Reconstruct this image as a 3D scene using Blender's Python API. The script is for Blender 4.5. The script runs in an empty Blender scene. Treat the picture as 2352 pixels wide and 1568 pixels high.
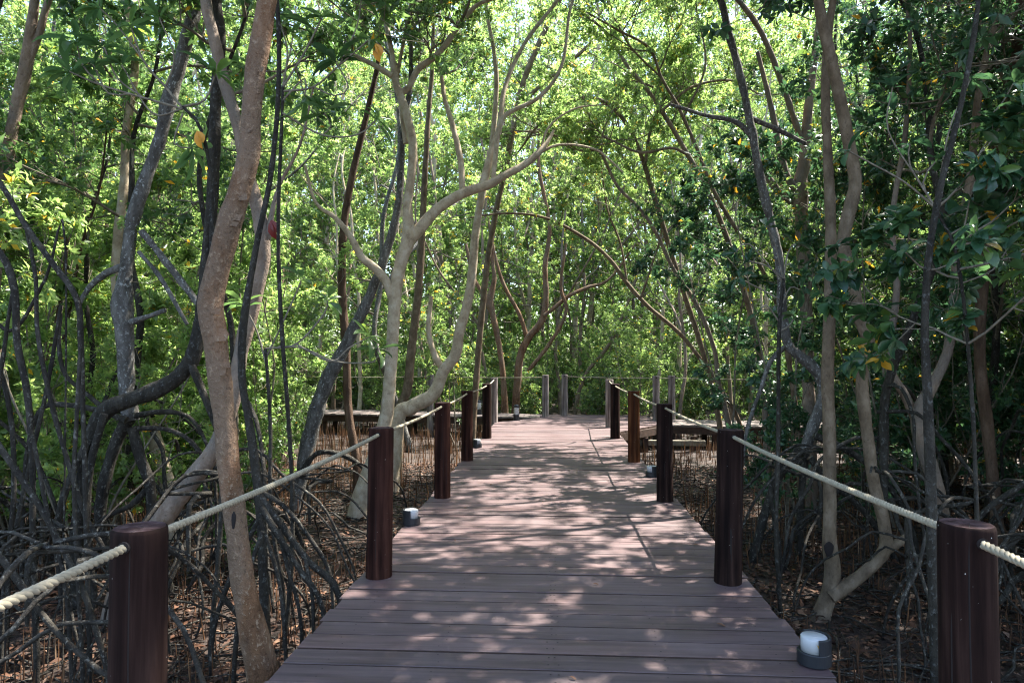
import bpy, math, random
import numpy as np
from mathutils import Vector, noise as mnoise
R = math.radians
sc = bpy.context.scene
col = sc.collection

# ------------------------------------------------------------------ camera, sky, sun, exposure
CAMZ = 1.5
PITCH, YAW = R(1.352), R(3.36)
cd = bpy.data.cameras.new("camera"); cam = bpy.data.objects.new("camera", cd); col.objects.link(cam)
cd.lens = 24.0; cd.sensor_width = 36.0; cd.clip_end = 2000; cd.clip_start = 0.05
cam.location = (0, 0, CAMZ); cam.rotation_euler = (R(90) + PITCH, 0, YAW)
sc.camera = cam

SUN_EL, SUN_AZ = R(60), R(56)           # azimuth measured from +Y (down the walk) towards +X (right)
w = bpy.data.worlds.new("World"); sc.world = w; w.use_nodes = True
nt = w.node_tree; bg = nt.nodes["Background"]
sky = nt.nodes.new("ShaderNodeTexSky"); sky.sky_type = 'NISHITA'; sky.sun_disc = False
sky.sun_elevation = SUN_EL; sky.sun_rotation = SUN_AZ; sky.air_density = 1.0; sky.dust_density = 1.5; sky.altitude = 0
nt.links.new(sky.outputs[0], bg.inputs[0]); bg.inputs[1].default_value = 0.15
sl = bpy.data.lights.new("sun", 'SUN'); sl.energy = 5.0; sl.angle = R(0.53); sl.color = (1.0, 0.95, 0.86)
so = bpy.data.objects.new("sun", sl); col.objects.link(so)
sd = Vector((math.sin(SUN_AZ) * math.cos(SUN_EL), math.cos(SUN_AZ) * math.cos(SUN_EL), math.sin(SUN_EL)))
so.rotation_euler = sd.to_track_quat('Z', 'Y').to_euler(); so.location = (20, 15, 40)
sc.view_settings.view_transform = 'Standard'; sc.view_settings.look = 'None'
sc.view_settings.exposure = 2.33; sc.view_settings.gamma = 1.0
cy = sc.cycles
cy.use_denoising = True; cy.filter_width = 1.15; cy.max_bounces = 8; cy.diffuse_bounces = 4; cy.glossy_bounces = 3
cy.transmission_bounces = 4; cy.transparent_max_bounces = 4; cy.sample_clamp_indirect = 8
try: cy.denoising_input_passes = 'RGB_ALBEDO_NORMAL'; cy.denoising_prefilter = 'NONE'
except Exception: pass

GZ = -0.55                                # mud level; the deck top is z = 0
rng = np.random.default_rng(7)
fwd = np.array([-math.sin(YAW) * math.cos(PITCH), math.cos(YAW) * math.cos(PITCH), math.sin(PITCH)])
rgt = np.array([math.cos(YAW), math.sin(YAW), 0.0])
upv = np.cross(rgt, fwd)
C0 = np.array([0, 0, CAMZ])
def at(px, py, d):                        # a point seen at (px,py) of a 2352x1568 frame, d metres away
    return C0 + d * (fwd + (px - 1176) / 1568 * rgt + (784 - py) / 1568 * upv)
def on_plane(px, py, z=0.0):
    v = fwd + (px - 1176) / 1568 * rgt + (784 - py) / 1568 * upv
    return C0 + v * ((z - CAMZ) / v[2])

# ------------------------------------------------------------------ scene-object helpers
def tag(o, label=None, cat=None, group=None, kind=None):
    if label: o["label"] = label
    if cat: o["category"] = cat
    if group: o["group"] = group
    if kind: o["kind"] = kind
    return o
def empty(name, loc, rz=0.0):
    o = bpy.data.objects.new(name, None); col.objects.link(o)
    o.location = loc; o.rotation_euler = (0, 0, rz); o.empty_display_size = 0.2
    return o
class MB:                                 # collects vertices and faces for ONE mesh
    def __init__(s): s.V = []; s.F = []; s.n = 0
    def add(s, v, faces, mi=0, var=None):
        v = np.asarray(v, float).reshape(-1, 3)
        for f in faces:
            f = np.asarray(f, np.int64)
            if len(f) == 0: continue
            vv = np.full(len(f), 0.5) if var is None else (np.full(len(f), var) if np.isscalar(var) else np.repeat(var, len(f) // len(var)))
            s.F.append((f + s.n, mi, vv))
        s.V.append(v); s.n += len(v)
    def build(s, name, mats, parent=None, smooth=True, origin=None):
        me = bpy.data.meshes.new(name)
        V = np.concatenate(s.V) if s.V else np.zeros((0, 3))
        if origin is not None: V = V - np.asarray(origin, float)
        me.vertices.add(len(V)); me.vertices.foreach_set("co", V.astype(np.float32).ravel())
        idx = np.concatenate([f.ravel() for f, _, _ in s.F]); tot = np.concatenate([np.full(len(f), f.shape[1]) for f, _, _ in s.F])
        mi = np.concatenate([np.full(len(f), m) for f, m, _ in s.F]); va = np.concatenate([v for _, _, v in s.F])
        me.loops.add(len(idx)); me.loops.foreach_set("vertex_index", idx.astype(np.int32))
        me.polygons.add(len(tot)); me.polygons.foreach_set("loop_start", (np.cumsum(tot) - tot).astype(np.int32))
        me.polygons.foreach_set("material_index", mi.astype(np.int32))
        me.polygons.foreach_set("use_smooth", np.full(len(tot), smooth, dtype=bool))
        a = me.attributes.new("v", 'FLOAT', 'FACE'); a.data.foreach_set("value", va.astype(np.float32))
        for m in (mats if isinstance(mats, (list, tuple)) else [mats]): me.materials.append(m)
        me.update(calc_edges=True)
        o = bpy.data.objects.new(name, me); col.objects.link(o)
        if parent: o.parent = parent
        return o
BOXF = np.array([[0, 3, 2, 1], [4, 5, 6, 7], [0, 1, 5, 4], [1, 2, 6, 5], [2, 3, 7, 6], [3, 0, 4, 7]])
def box(mb, x0, x1, y0, y1, z0, z1, mi=0, var=None):
    mb.add([(x0, y0, z0), (x1, y0, z0), (x1, y1, z0), (x0, y1, z0), (x0, y0, z1), (x1, y0, z1), (x1, y1, z1), (x0, y1, z1)], [BOXF], mi, var)
def prism(mb, quad, z0, z1, mi=0, var=None):
    q = [(x, y, z0) for x, y in quad] + [(x, y, z1) for x, y in quad]
    mb.add(q, [BOXF], mi, var)
def unit(v):
    return v / (np.linalg.norm(v, axis=-1, keepdims=True) + 1e-9)
def smooth_path(P, step):                 # Catmull-Rom through rows (x,y,z,r), resampled
    P = np.asarray(P, float); n = len(P)
    Q = np.vstack([2 * P[0] - P[1], P, 2 * P[-1] - P[-2]]); out = []
    for i in range(1, n):
        a, b, c, d = Q[i - 1], Q[i], Q[i + 1], Q[i + 2]
        k = max(2, int(np.linalg.norm(c[:3] - b[:3]) / step))
        t = (np.arange(k) / k)[:, None]
        out.append(0.5 * ((2 * b) + (-a + c) * t + (2 * a - 5 * b + 4 * c - d) * t ** 2 + (-a + 3 * b - 3 * c + d) * t ** 3))
    out.append(P[-1:]); o = np.vstack(out); o[:, 3] = np.maximum(o[:, 3], 0.002)
    return o
def tube(mb, P, sides=10, rough=0.06, seed=0.0, mi=0, cap=True, nscale=6.0, var=None):
    P = np.asarray(P, float); n = len(P); pts = P[:, :3]
    T = np.gradient(pts, axis=0) if n > 2 else np.repeat((pts[-1:] - pts[:1]), n, 0)
    T = unit(T); ref = np.array([0.31, 0.95, 0.1]) if abs(T[0][1]) < 0.9 else np.array([1.0, 0, 0])
    N = np.zeros_like(T); N[0] = unit(ref - T[0] * ref.dot(T[0]))
    for i in range(1, n):
        v = N[i - 1] - T[i] * N[i - 1].dot(T[i]); N[i] = unit(v)
    B = np.cross(T, N); a = np.arange(sides) / sides * 2 * math.pi
    V = pts[:, None, :] + P[:, 3][:, None, None] * (np.cos(a)[None, :, None] * N[:, None, :] + np.sin(a)[None, :, None] * B[:, None, :])
    if rough > 0:
        flat = V.reshape(-1, 3); c = np.repeat(pts, sides, 0)
        k = np.array([mnoise.noise(Vector((p[0] * nscale + seed, p[1] * nscale, p[2] * nscale * 0.7))) + 0.5 * mnoise.noise(Vector((p[0] * nscale * 3.3, p[1] * nscale * 3.3 + seed, p[2] * nscale * 2.4))) for p in flat])
        V = c + (flat - c) * (1 + rough * 1.6 * k)[:, None]
    i = np.arange(n - 1)[:, None] * sides; j = np.arange(sides)[None, :]; j2 = (j + 1) % sides
    F = np.stack([i + j, i + j2, i + sides + j2, i + sides + j], -1).reshape(-1, 4)
    mb.add(V.reshape(-1, 3), [F], mi, var)
    if cap:
        for e, rev in ((0, True), (n - 1, False)):
            ring = V.reshape(n, sides, 3)[e]; ctr = pts[e]
            f = [(sides, (q + 1) % sides, q) if rev else (sides, q, (q + 1) % sides) for q in range(sides)]
            mb.add(np.vstack([ring, ctr]), [f], mi, var)
def tubes_batch(mb, P, Rr, sides=4, mi=0):
    """P (n,k,3), Rr (n,k): many thin twigs at once"""
    n, k, _ = P.shape
    T = unit(np.gradient(P, axis=1)); ref = np.where(np.abs(T[:, :1, 2:3]) > 0.8, np.array([1.0, 0, 0]), np.array([0, 0, 1.0]))
    N = unit(np.cross(T, np.broadcast_to(ref, T.shape))); B = np.cross(T, N); a = np.arange(sides) / sides * 2 * math.pi
    V = P[:, :, None, :] + Rr[:, :, None, None] * (np.cos(a)[:, None] * N[:, :, None, :] + np.sin(a)[:, None] * B[:, :, None, :])
    base = (np.arange(n) * k * sides)[:, None, None]; i = (np.arange(k - 1) * sides)[None, :, None]; j = np.arange(sides)[None, None, :]; j2 = (j + 1) % sides
    F = np.stack([base + i + j, base + i + j2, base + i + sides + j2, base + i + sides + j], -1).reshape(-1, 4)
    mb.add(V.reshape(-1, 3), [F], mi)

# ------------------------------------------------------------------ leaves
LT = {  # u along, v across (half widths), fold, faces
 'lo': (np.array([[0, 0, 0], [.48, -.5, .16], [1, 0, -.06], [.48, .5, .16]]), [np.array([[0, 1, 2], [0, 2, 3]])]),
 'mid': (np.array([[0, 0, 0], [.45, -.5, .1], [.45, 0, 0.0], [.45, .5, .1], [1, 0, -.12]]), [np.array([[0, 1, 2], [0, 2, 3], [1, 4, 2], [2, 4, 3]])]),
 'hi': (np.array([[0, 0, 0], [.25, -.33, .08], [.25, 0, .02], [.25, .33, .08], [.55, -.5, .09], [.55, 0, .0], [.55, .5, .09],
                  [.82, -.33, .0], [.82, 0, -.05], [.82, .33, .0], [1, 0, -.15]]),
        [np.array([[0, 1, 2], [0, 2, 3], [7, 10, 8], [8, 10, 9]]), np.array([[1, 4, 5, 2], [2, 5, 6, 3], [4, 7, 8, 5], [5, 8, 9, 6]])]),
}
def leaves(mb, P, D, N, L, W, var, lod='mid', mi=0):
    D = unit(D); S = unit(np.cross(D, N)); N = np.cross(S, D)
    T, FS = LT[lod]; n = len(P); k = len(T)
    V = P[:, None, :] + D[:, None, :] * (T[None, :, 0:1] * L[:, None, None]) + S[:, None, :] * (T[None, :, 1:2] * W[:, None, None]) + N[:, None, :] * (T[None, :, 2:3] * L[:, None, None])
    faces = [(F[None] + (np.arange(n) * k)[:, None, None]).reshape(-1, F.shape[1]) for F in FS]
    mb.add(V.reshape(-1, 3), faces, mi, var)
def rosettes(mb, P, A, g, nleaf, L, W, lod='mid', mi=0, spread=(0.75, 1.35), droop=0.25, jitter=0.0, vbias=0.0):
    """leaves whorled round twig tips P (m,3) with axes A (m,3)"""
    m = len(P); A = unit(A)
    ref = np.where(np.abs(A[:, 2:3]) > .85, np.array([1.0, 0, 0]), np.array([0, 0, 1.0])); X = unit(np.cross(A, ref)); Y = np.cross(A, X)
    P = np.repeat(P, nleaf, 0); A = np.repeat(A, nleaf, 0); X = np.repeat(X, nleaf, 0); Y = np.repeat(Y, nleaf, 0)
    ph = np.tile(np.arange(nleaf) * 2.4, m) + np.repeat(g.uniform(0, 6.28, m), nleaf) + g.normal(0, .25, m * nleaf)
    el = g.uniform(spread[0], spread[1], m * nleaf)
    out = np.cos(ph)[:, None] * X + np.sin(ph)[:, None] * Y
    D = out * np.sin(el)[:, None] + A * np.cos(el)[:, None]; D[:, 2] -= droop * g.uniform(.2, 1.3, m * nleaf)
    D = unit(D + g.normal(0, .16, D.shape)); N = A * np.sin(el)[:, None] - out * np.cos(el)[:, None]; N = N + g.normal(0, .22, N.shape) + np.array([0, 0, .35])
    LL = L * g.uniform(.5, 1.2, m * nleaf) * np.repeat(g.uniform(.75, 1.1, m), nleaf); WW = W * LL / L * g.uniform(.85, 1.15, m * nleaf)
    var = np.clip(np.repeat(g.normal(.45 + vbias, .16, m), nleaf) + g.normal(0, .13, m * nleaf), 0, .97)
    var = np.where(g.random(m * nleaf) < .006, 1.0, var)
    k_ = g.random(m * nleaf) > .14; P, out, A, D, N, LL, WW, var = P[k_], out[k_], A[k_], D[k_], N[k_], LL[k_], WW[k_], var[k_]
    leaves(mb, P + out * .004 + A * (g.normal(0, 1, (len(P), 1)) * jitter), D, N, LL, WW, var, lod, mi)

# ------------------------------------------------------------------ materials
def new_mat(name):
    m = bpy.data.materials.new(name); m.use_nodes = True; t = m.node_tree; b = t.nodes["Principled BSDF"]; return m, t, b
def nd(t, typ, **kw):
    n = t.nodes.new(typ)
    for k, v in kw.items():
        if k in n.inputs.keys(): n.inputs[k].default_value = v
        else: setattr(n, k, v)
    return n
def ramp(t, fac, stops):
    r = t.nodes.new("ShaderNodeValToRGB"); e = r.color_ramp.elements
    while len(e) < len(stops): e.new(.5)
    for i, (p, c) in enumerate(stops): e[i].position = p; e[i].color = (*c, 1)
    t.links.new(fac, r.inputs[0]); return r
def mapped(t, scale, src="Object"):
    tc = t.nodes.new("ShaderNodeTexCoord"); mp = t.nodes.new("ShaderNodeMapping"); mp.inputs["Scale"].default_value = scale
    t.links.new(tc.outputs[src], mp.inputs[0]); return mp.outputs[0]
def mixc(t, fac, a, b, typ='MIX'):
    m = t.nodes.new("ShaderNodeMix"); m.data_type = 'RGBA'; m.blend_type = typ
    for s, v in ((0, fac), (6, a), (7, b)):
        if hasattr(v, 'is_linked'): t.links.new(v, m.inputs[s])
        else: m.inputs[s].default_value = v if s == 0 else (*v, 1)
    return m.outputs[2]

def leaf_mat(name, stops, trans=0.5, tcol=(2.65, 2.45, 2.3), rough=0.36, spec=.5):
    m, t, b = new_mat(name)
    at_ = nd(t, "ShaderNodeAttribute", attribute_name="v"); oi = t.nodes.new("ShaderNodeObjectInfo")
    ad = nd(t, "ShaderNodeMath", operation='MULTIPLY_ADD'); t.links.new(oi.outputs["Random"], ad.inputs[0]); ad.inputs[1].default_value = .16; ad.inputs[2].default_value = -.08
    s = nd(t, "ShaderNodeMath", operation='ADD'); t.links.new(at_.outputs["Fac"], s.inputs[0]); t.links.new(ad.outputs[0], s.inputs[1])
    r = ramp(t, s.outputs[0], stops)
    n = nd(t, "ShaderNodeTexNoise", Scale=60.0, Detail=2.0); t.links.new(mapped(t, (1, 1, 1)), n.inputs["Vector"])
    c = mixc(t, .25, r.outputs[0], mixc(t, n.outputs["Fac"], (0.3, .3, .3), (1.6, 1.6, 1.6)), 'MULTIPLY')
    t.links.new(c, b.inputs["Base Color"]); b.inputs["Roughness"].default_value = rough; b.inputs["Specular IOR Level"].default_value = spec
    tr = t.nodes.new("ShaderNodeBsdfTranslucent"); t.links.new(mixc(t, 1.0, c, tcol, 'MULTIPLY'), tr.inputs[0])
    mx = t.nodes.new("ShaderNodeMixShader"); mx.inputs[0].default_value = trans
    t.links.new(b.outputs[0], mx.inputs[1]); t.links.new(tr.outputs[0], mx.inputs[2]); t.links.new(mx.outputs[0], t.nodes["Material Output"].inputs[0])
    return m
GREEN = [(0, (.03, .06, .022)), (.3, (.056, .105, .032)), (.6, (.095, .16, .044)), (.86, (.155, .22, .058)), (.955, (.2, .24, .035)), (1.0, (.5, .27, .02))]
M_leaf = leaf_mat("leaf_small", GREEN)
M_leaf_big = leaf_mat("leaf_large", [(0, (.03, .065, .024)), (.4, (.055, .11, .034)), (.75, (.095, .165, .045)), (.95, (.14, .22, .032)), (1.0, (.5, .25, .02))], rough=.3)
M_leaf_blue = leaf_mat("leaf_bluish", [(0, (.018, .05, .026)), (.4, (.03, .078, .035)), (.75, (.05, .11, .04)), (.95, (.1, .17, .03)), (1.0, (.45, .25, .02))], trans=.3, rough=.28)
M_leaf_lit = leaf_mat("leaf_lit_tint", [(0, (.058, .1, .03)), (.3, (.1, .167, .05)), (.6, (.15, .232, .07)), (.86, (.215, .288, .09)), (.97, (.27, .31, .05)), (1.0, (.5, .3, .03))], trans=.58)  # leaf_small greens made paler and more translucent, sunlight put into the colour

def bark(name, dark, mid, light, scale=9, stretch=.25, bump=.6, patch=None, lichen=None, rough=.85):
    m, t, b = new_mat(name)
    oi = t.nodes.new("ShaderNodeObjectInfo")
    v = mapped(t, (scale, scale, scale * stretch))
    n1 = nd(t, "ShaderNodeTexNoise", Scale=1.0, Detail=7.0, Roughness=.65); t.links.new(v, n1.inputs["Vector"])
    r1 = ramp(t, n1.outputs["Fac"], [(.3, dark), (.5, mid), (.7, light)]); c = r1.outputs[0]
    v2 = mapped(t, (2.2, 2.2, 1.1)); n2 = nd(t, "ShaderNodeTexNoise", Scale=1.6, Detail=5.0, Roughness=.6); t.links.new(v2, n2.inputs["Vector"])
    if patch:
        k = ramp(t, n2.outputs["Fac"], [(.44, (0, 0, 0)), (.56, (1, 1, 1))]); c = mixc(t, k.outputs[0], c, mixc(t, n1.outputs["Fac"], tuple(x * .5 for x in patch), patch))
    n3 = nd(t, "ShaderNodeTexNoise", Scale=38.0, Detail=4.0, Roughness=.7); t.links.new(mapped(t, (1, 1, .8)), n3.inputs["Vector"])
    if lichen:
        k = ramp(t, n3.outputs["Fac"], [(.56, (0, 0, 0)), (.66, (1, 1, 1))]); c = mixc(t, k.outputs[0], c, lichen)
    k3 = ramp(t, n3.outputs["Fac"], [(.28, (.35, .35, .35)), (.42, (1, 1, 1))]); c = mixc(t, .8, c, k3.outputs[0], 'MULTIPLY')
    t.links.new(c, b.inputs["Base Color"]); b.inputs["Roughness"].default_value = rough; b.inputs["Specular IOR Level"].default_value = .25
    bp = nd(t, "ShaderNodeBump", Strength=bump, Distance=.02); ad = nd(t, "ShaderNodeMath", operation='ADD')
    t.links.new(n1.outputs["Fac"], ad.inputs[0]); t.links.new(n3.outputs["Fac"], ad.inputs[1]); t.links.new(ad.outputs[0], bp.inputs["Height"]); t.links.new(bp.outputs[0], b.inputs["Normal"])
    return m
B_red = bark("bark_reddish", (.055, .026, .013), (.14, .073, .036), (.23, .138, .085), scale=7, patch=(.2, .132, .085), lichen=(.25, .175, .115), bump=1.0)
B_pale = bark("bark_pale", (.23, .175, .115), (.4, .32, .22), (.5, .43, .33), scale=10, stretch=.8, bump=.35)
B_tan = bark("bark_tan", (.075, .053, .033), (.14, .102, .066), (.22, .168, .118), scale=12, stretch=.6, bump=.45)
B_buff = bark("bark_buff", (.12, .08, .055), (.23, .165, .12), (.34, .26, .2), scale=8, stretch=.5, patch=(.25, .2, .16), bump=.9)
B_grey = bark("bark_grey", (.045, .04, .034), (.095, .087, .077), (.18, .17, .155), scale=14, stretch=.3, lichen=(.32, .32, .3), bump=.9)
B_dark = bark("bark_dark", (.012, .01, .0075), (.027, .023, .017), (.055, .048, .038), scale=14, stretch=.3, lichen=(.09, .088, .08), bump=.9)
B_root = bark("bark_root", (.011, .009, .007), (.026, .022, .017), (.058, .052, .042), scale=12, stretch=.4, lichen=(.14, .132, .112), bump=.8)
B_brown = bark("bark_brown", (.04, .023, .014), (.085, .051, .032), (.15, .1, .07), scale=10, stretch=.3, bump=.7)
B_twig = bark("bark_twig", (.08, .066, .048), (.16, .135, .1), (.25, .22, .17), scale=20, stretch=1, bump=.2)

def plank_mat(name, c0, c1, worn, wornmix=.5):
    m, t, b = new_mat(name)
    a = nd(t, "ShaderNodeAttribute", attribute_name="v"); v = t.nodes.new("ShaderNodeTexCoord")
    off = nd(t, "ShaderNodeVectorMath", operation='ADD'); cmb = t.nodes.new("ShaderNodeCombineXYZ")
    mul = nd(t, "ShaderNodeMath", operation='MULTIPLY'); t.links.new(a.outputs["Fac"], mul.inputs[0]); mul.inputs[1].default_value = 37.0
    t.links.new(mul.outputs[0], cmb.inputs[0]); t.links.new(v.outputs["Object"], off.inputs[0]); t.links.new(cmb.outputs[0], off.inputs[1])
    mp = nd(t, "ShaderNodeMapping"); mp.inputs["Scale"].default_value = (1.3, 26, 26); t.links.new(off.outputs[0], mp.inputs[0])
    g = nd(t, "ShaderNodeTexNoise", Scale=1.0, Detail=8.0, Roughness=.62, Distortion=.5); t.links.new(mp.outputs[0], g.inputs["Vector"])
    mp2 = nd(t, "ShaderNodeMapping"); mp2.inputs["Scale"].default_value = (1.1, 3.0, 3); t.links.new(off.outputs[0], mp2.inputs[0])
    g2 = nd(t, "ShaderNodeTexNoise", Scale=1.4, Detail=6.0, Roughness=.65); t.links.new(mp2.outputs[0], g2.inputs["Vector"])
    c = ramp(t, g.outputs["Fac"], [(.3, c0), (.62, c1)]).outputs[0]
    k = ramp(t, g2.outputs["Fac"], [(.42, (0, 0, 0)), (.68, (1, 1, 1))]); mm = nd(t, "ShaderNodeMath", operation='MULTIPLY'); t.links.new(k.outputs[0], mm.inputs[0]); mm.inputs[1].default_value = wornmix
    c = mixc(t, mm.outputs[0], c, worn)
    tone = ramp(t, a.outputs["Fac"], [(0, (.72, .72, .74)), (1, (1.16, 1.1, 1.08))]); c = mixc(t, 1.0, c, tone.outputs[0], 'MULTIPLY')
    t.links.new(c, b.inputs["Base Color"])
    rr = ramp(t, g2.outputs["Fac"], [(.3, (.45,) * 3), (.7, (.75,) * 3)]); t.links.new(rr.outputs[0], b.inputs["Roughness"]); b.inputs["Specular IOR Level"].default_value = .35
    bp = nd(t, "ShaderNodeBump", Strength=.25, Distance=.006); t.links.new(g.outputs["Fac"], bp.inputs["Height"]); t.links.new(bp.outputs[0], b.inputs["Normal"])
    return m
M_plank = plank_mat("plank_painted", (.056, .036, .037), (.126, .083, .083), (.165, .132, .128))
M_plank_old = plank_mat("plank_grey", (.075, .06, .055), (.15, .122, .11), (.19, .165, .15))
def flat_mat(name, c, rough=.6, metal=0.0, spec=.4, noise=0.0, nsc=12):
    m, t, b = new_mat(name); b.inputs["Roughness"].default_value = rough; b.inputs["Metallic"].default_value = metal; b.inputs["Specular IOR Level"].default_value = spec
    n = nd(t, "ShaderNodeTexNoise", Scale=float(nsc), Detail=5.0); t.links.new(mapped(t, (1, 1, 1)), n.inputs["Vector"])
    t.links.new(ramp(t, n.outputs["Fac"], [(.3, tuple(x * (1 - noise) for x in c)), (.7, tuple(min(1, x * (1 + noise)) for x in c))]).outputs[0], b.inputs["Base Color"])
    return m
M_nail = flat_mat("nail_dark", (.025, .018, .016), .8)
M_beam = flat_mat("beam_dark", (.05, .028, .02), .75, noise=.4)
M_beam_pale = flat_mat("beam_pale", (.2, .175, .13), .8, noise=.25)
def post_mat(name, dark, mid, light, speck=True):
    m, t, b = new_mat(name)
    n = nd(t, "ShaderNodeTexNoise", Scale=1.0, Detail=8.0, Roughness=.6, Distortion=.3); t.links.new(mapped(t, (22, 22, 1.1)), n.inputs["Vector"])
    n2 = nd(t, "ShaderNodeTexNoise", Scale=2.2, Detail=4.0); t.links.new(mapped(t, (1, 1, .7)), n2.inputs["Vector"])
    c = ramp(t, n.outputs["Fac"], [(.36, dark), (.52, mid), (.66, light)]).outputs[0]
    k = ramp(t, n2.outputs["Fac"], [(.4, (.65, .6, .6)), (.65, (1.2, 1.15, 1.1))]); c = mixc(t, 1.0, c, k.outputs[0], 'MULTIPLY')
    if speck:
        vo = nd(t, "ShaderNodeTexNoise", Scale=110.0, Detail=1.0); t.links.new(mapped(t, (1, 1, .7)), vo.inputs["Vector"])
        k = ramp(t, vo.outputs["Fac"], [(.79, (0, 0, 0)), (.81, (1, 1, 1))]); c = mixc(t, k.outputs[0], c, (.4, .38, .36))
    t.links.new(c, b.inputs["Base Color"]); b.inputs["Roughness"].default_value = .85; b.inputs["Specular IOR Level"].default_value = .08
    bp = nd(t, "ShaderNodeBump", Strength=.8, Distance=.008); t.links.new(n.outputs["Fac"], bp.inputs["Height"]); t.links.new(bp.outputs[0], b.inputs["Normal"])
    return m
M_post = post_mat("post_redbrown", (.015, .006, .0045), (.04, .0165, .0118), (.072, .031, .022))
M_post_dark = post_mat("post_darkbrown", (.008, .0046, .004), (.021, .0115, .0094), (.04, .0235, .019))
M_post_orange = post_mat("post_orangebrown", (.05, .018, .008), (.1, .038, .016), (.15, .063, .028))
M_post_top = post_mat("post_top", (.035, .02, .02), (.075, .05, .052), (.13, .1, .1), False)
M_post_grey = post_mat("post_weathered", (.13, .11, .1), (.24, .215, .2), (.36, .33, .31), False)
M_rope = flat_mat("rope_cream", (.27, .235, .165), .9, noise=.2, nsc=60)
M_hole = flat_mat("crack_dark", (.012, .008, .007), .95)
M_black = flat_mat("lamp_black", (.016, .018, .022), .42, noise=.15)
M_frost = flat_mat("lamp_frosted", (.45, .46, .47), .35, noise=.06)
M_rust = flat_mat("lamp_stain", (.55, .33, .05), .7)
def glassy():
    m, t, b = new_mat("lamp_glass"); b.inputs["Base Color"].default_value = (.72, .76, .78, 1); b.inputs["Roughness"].default_value = .12; b.inputs["Transmission Weight"].default_value = .45; return m
M_glass = glassy()
def mud():
    m, t, b = new_mat("mud")
    n = nd(t, "ShaderNodeTexNoise", Scale=1.0, Detail=9.0, Roughness=.65); t.links.new(mapped(t, (3, 3, 3)), n.inputs["Vector"])
    n2 = nd(t, "ShaderNodeTexNoise", Scale=28.0, Detail=5.0, Roughness=.7); t.links.new(mapped(t, (1, 1, 1)), n2.inputs["Vector"])
    c = ramp(t, n.outputs["Fac"], [(.3, (.014, .008, .005)), (.55, (.036, .021, .013)), (.75, (.065, .04, .027))]).outputs[0]
    c = mixc(t, .7, c, ramp(t, n2.outputs["Fac"], [(.3, (.3, .3, .3)), (.7, (1.7, 1.5, 1.4))]).outputs[0], 'MULTIPLY')
    t.links.new(c, b.inputs["Base Color"]); t.links.new(ramp(t, n.outputs["Fac"], [(.35, (.35,) * 3), (.6, (.9,) * 3)]).outputs[0], b.inputs["Roughness"])
    bp = nd(t, "ShaderNodeBump", Strength=.8, Distance=.05); t.links.new(n2.outputs["Fac"], bp.inputs["Height"]); t.links.new(bp.outputs[0], b.inputs["Normal"])
    return m
M_mud = mud()
def var_mat(name, stops, rough=.8):
    m, t, b = new_mat(name); a = nd(t, "ShaderNodeAttribute", attribute_name="v")
    t.links.new(ramp(t, a.outputs["Fac"], stops).outputs[0], b.inputs["Base Color"]); b.inputs["Roughness"].default_value = rough; b.inputs["Specular IOR Level"].default_value = .3; return m
M_pneu = var_mat("breathing_root", [(0, (.035, .018, .009)), (.5, (.085, .04, .018)), (.8, (.16, .075, .03)), (1, (.22, .14, .08))])
M_litter = var_mat("leaf_litter", [(0, (.05, .03, .022)), (.4, (.055, .024, .012)), (.7, (.1, .045, .023)), (.9, (.2, .125, .085)), (1, (.4, .15, .03))])

# ------------------------------------------------------------------ ground
def ground():
    n = 170; s = np.linspace(-1, 1, n); g = np.sign(s) * np.abs(s) ** 2.6 * 180
    X, Y = np.meshgrid(g, g + 6); Z = np.array([[GZ + (.05 * mnoise.noise(Vector((x * .9, y * .9, 0))) + .03 * mnoise.noise(Vector((x * 3, y * 3, 3)))) for x, y in zip(a, b)] for a, b in zip(X, Y)])
    i = (np.arange(n - 1)[:, None] * n + np.arange(n - 1)[None]).ravel(); F = np.stack([i, i + 1, i + n + 1, i + n], -1)
    mb = MB(); mb.add(np.stack([X, Y, Z], -1).reshape(-1, 3), [F]); return tag(mb.build("ground", M_mud), kind="structure")
ground()

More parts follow.
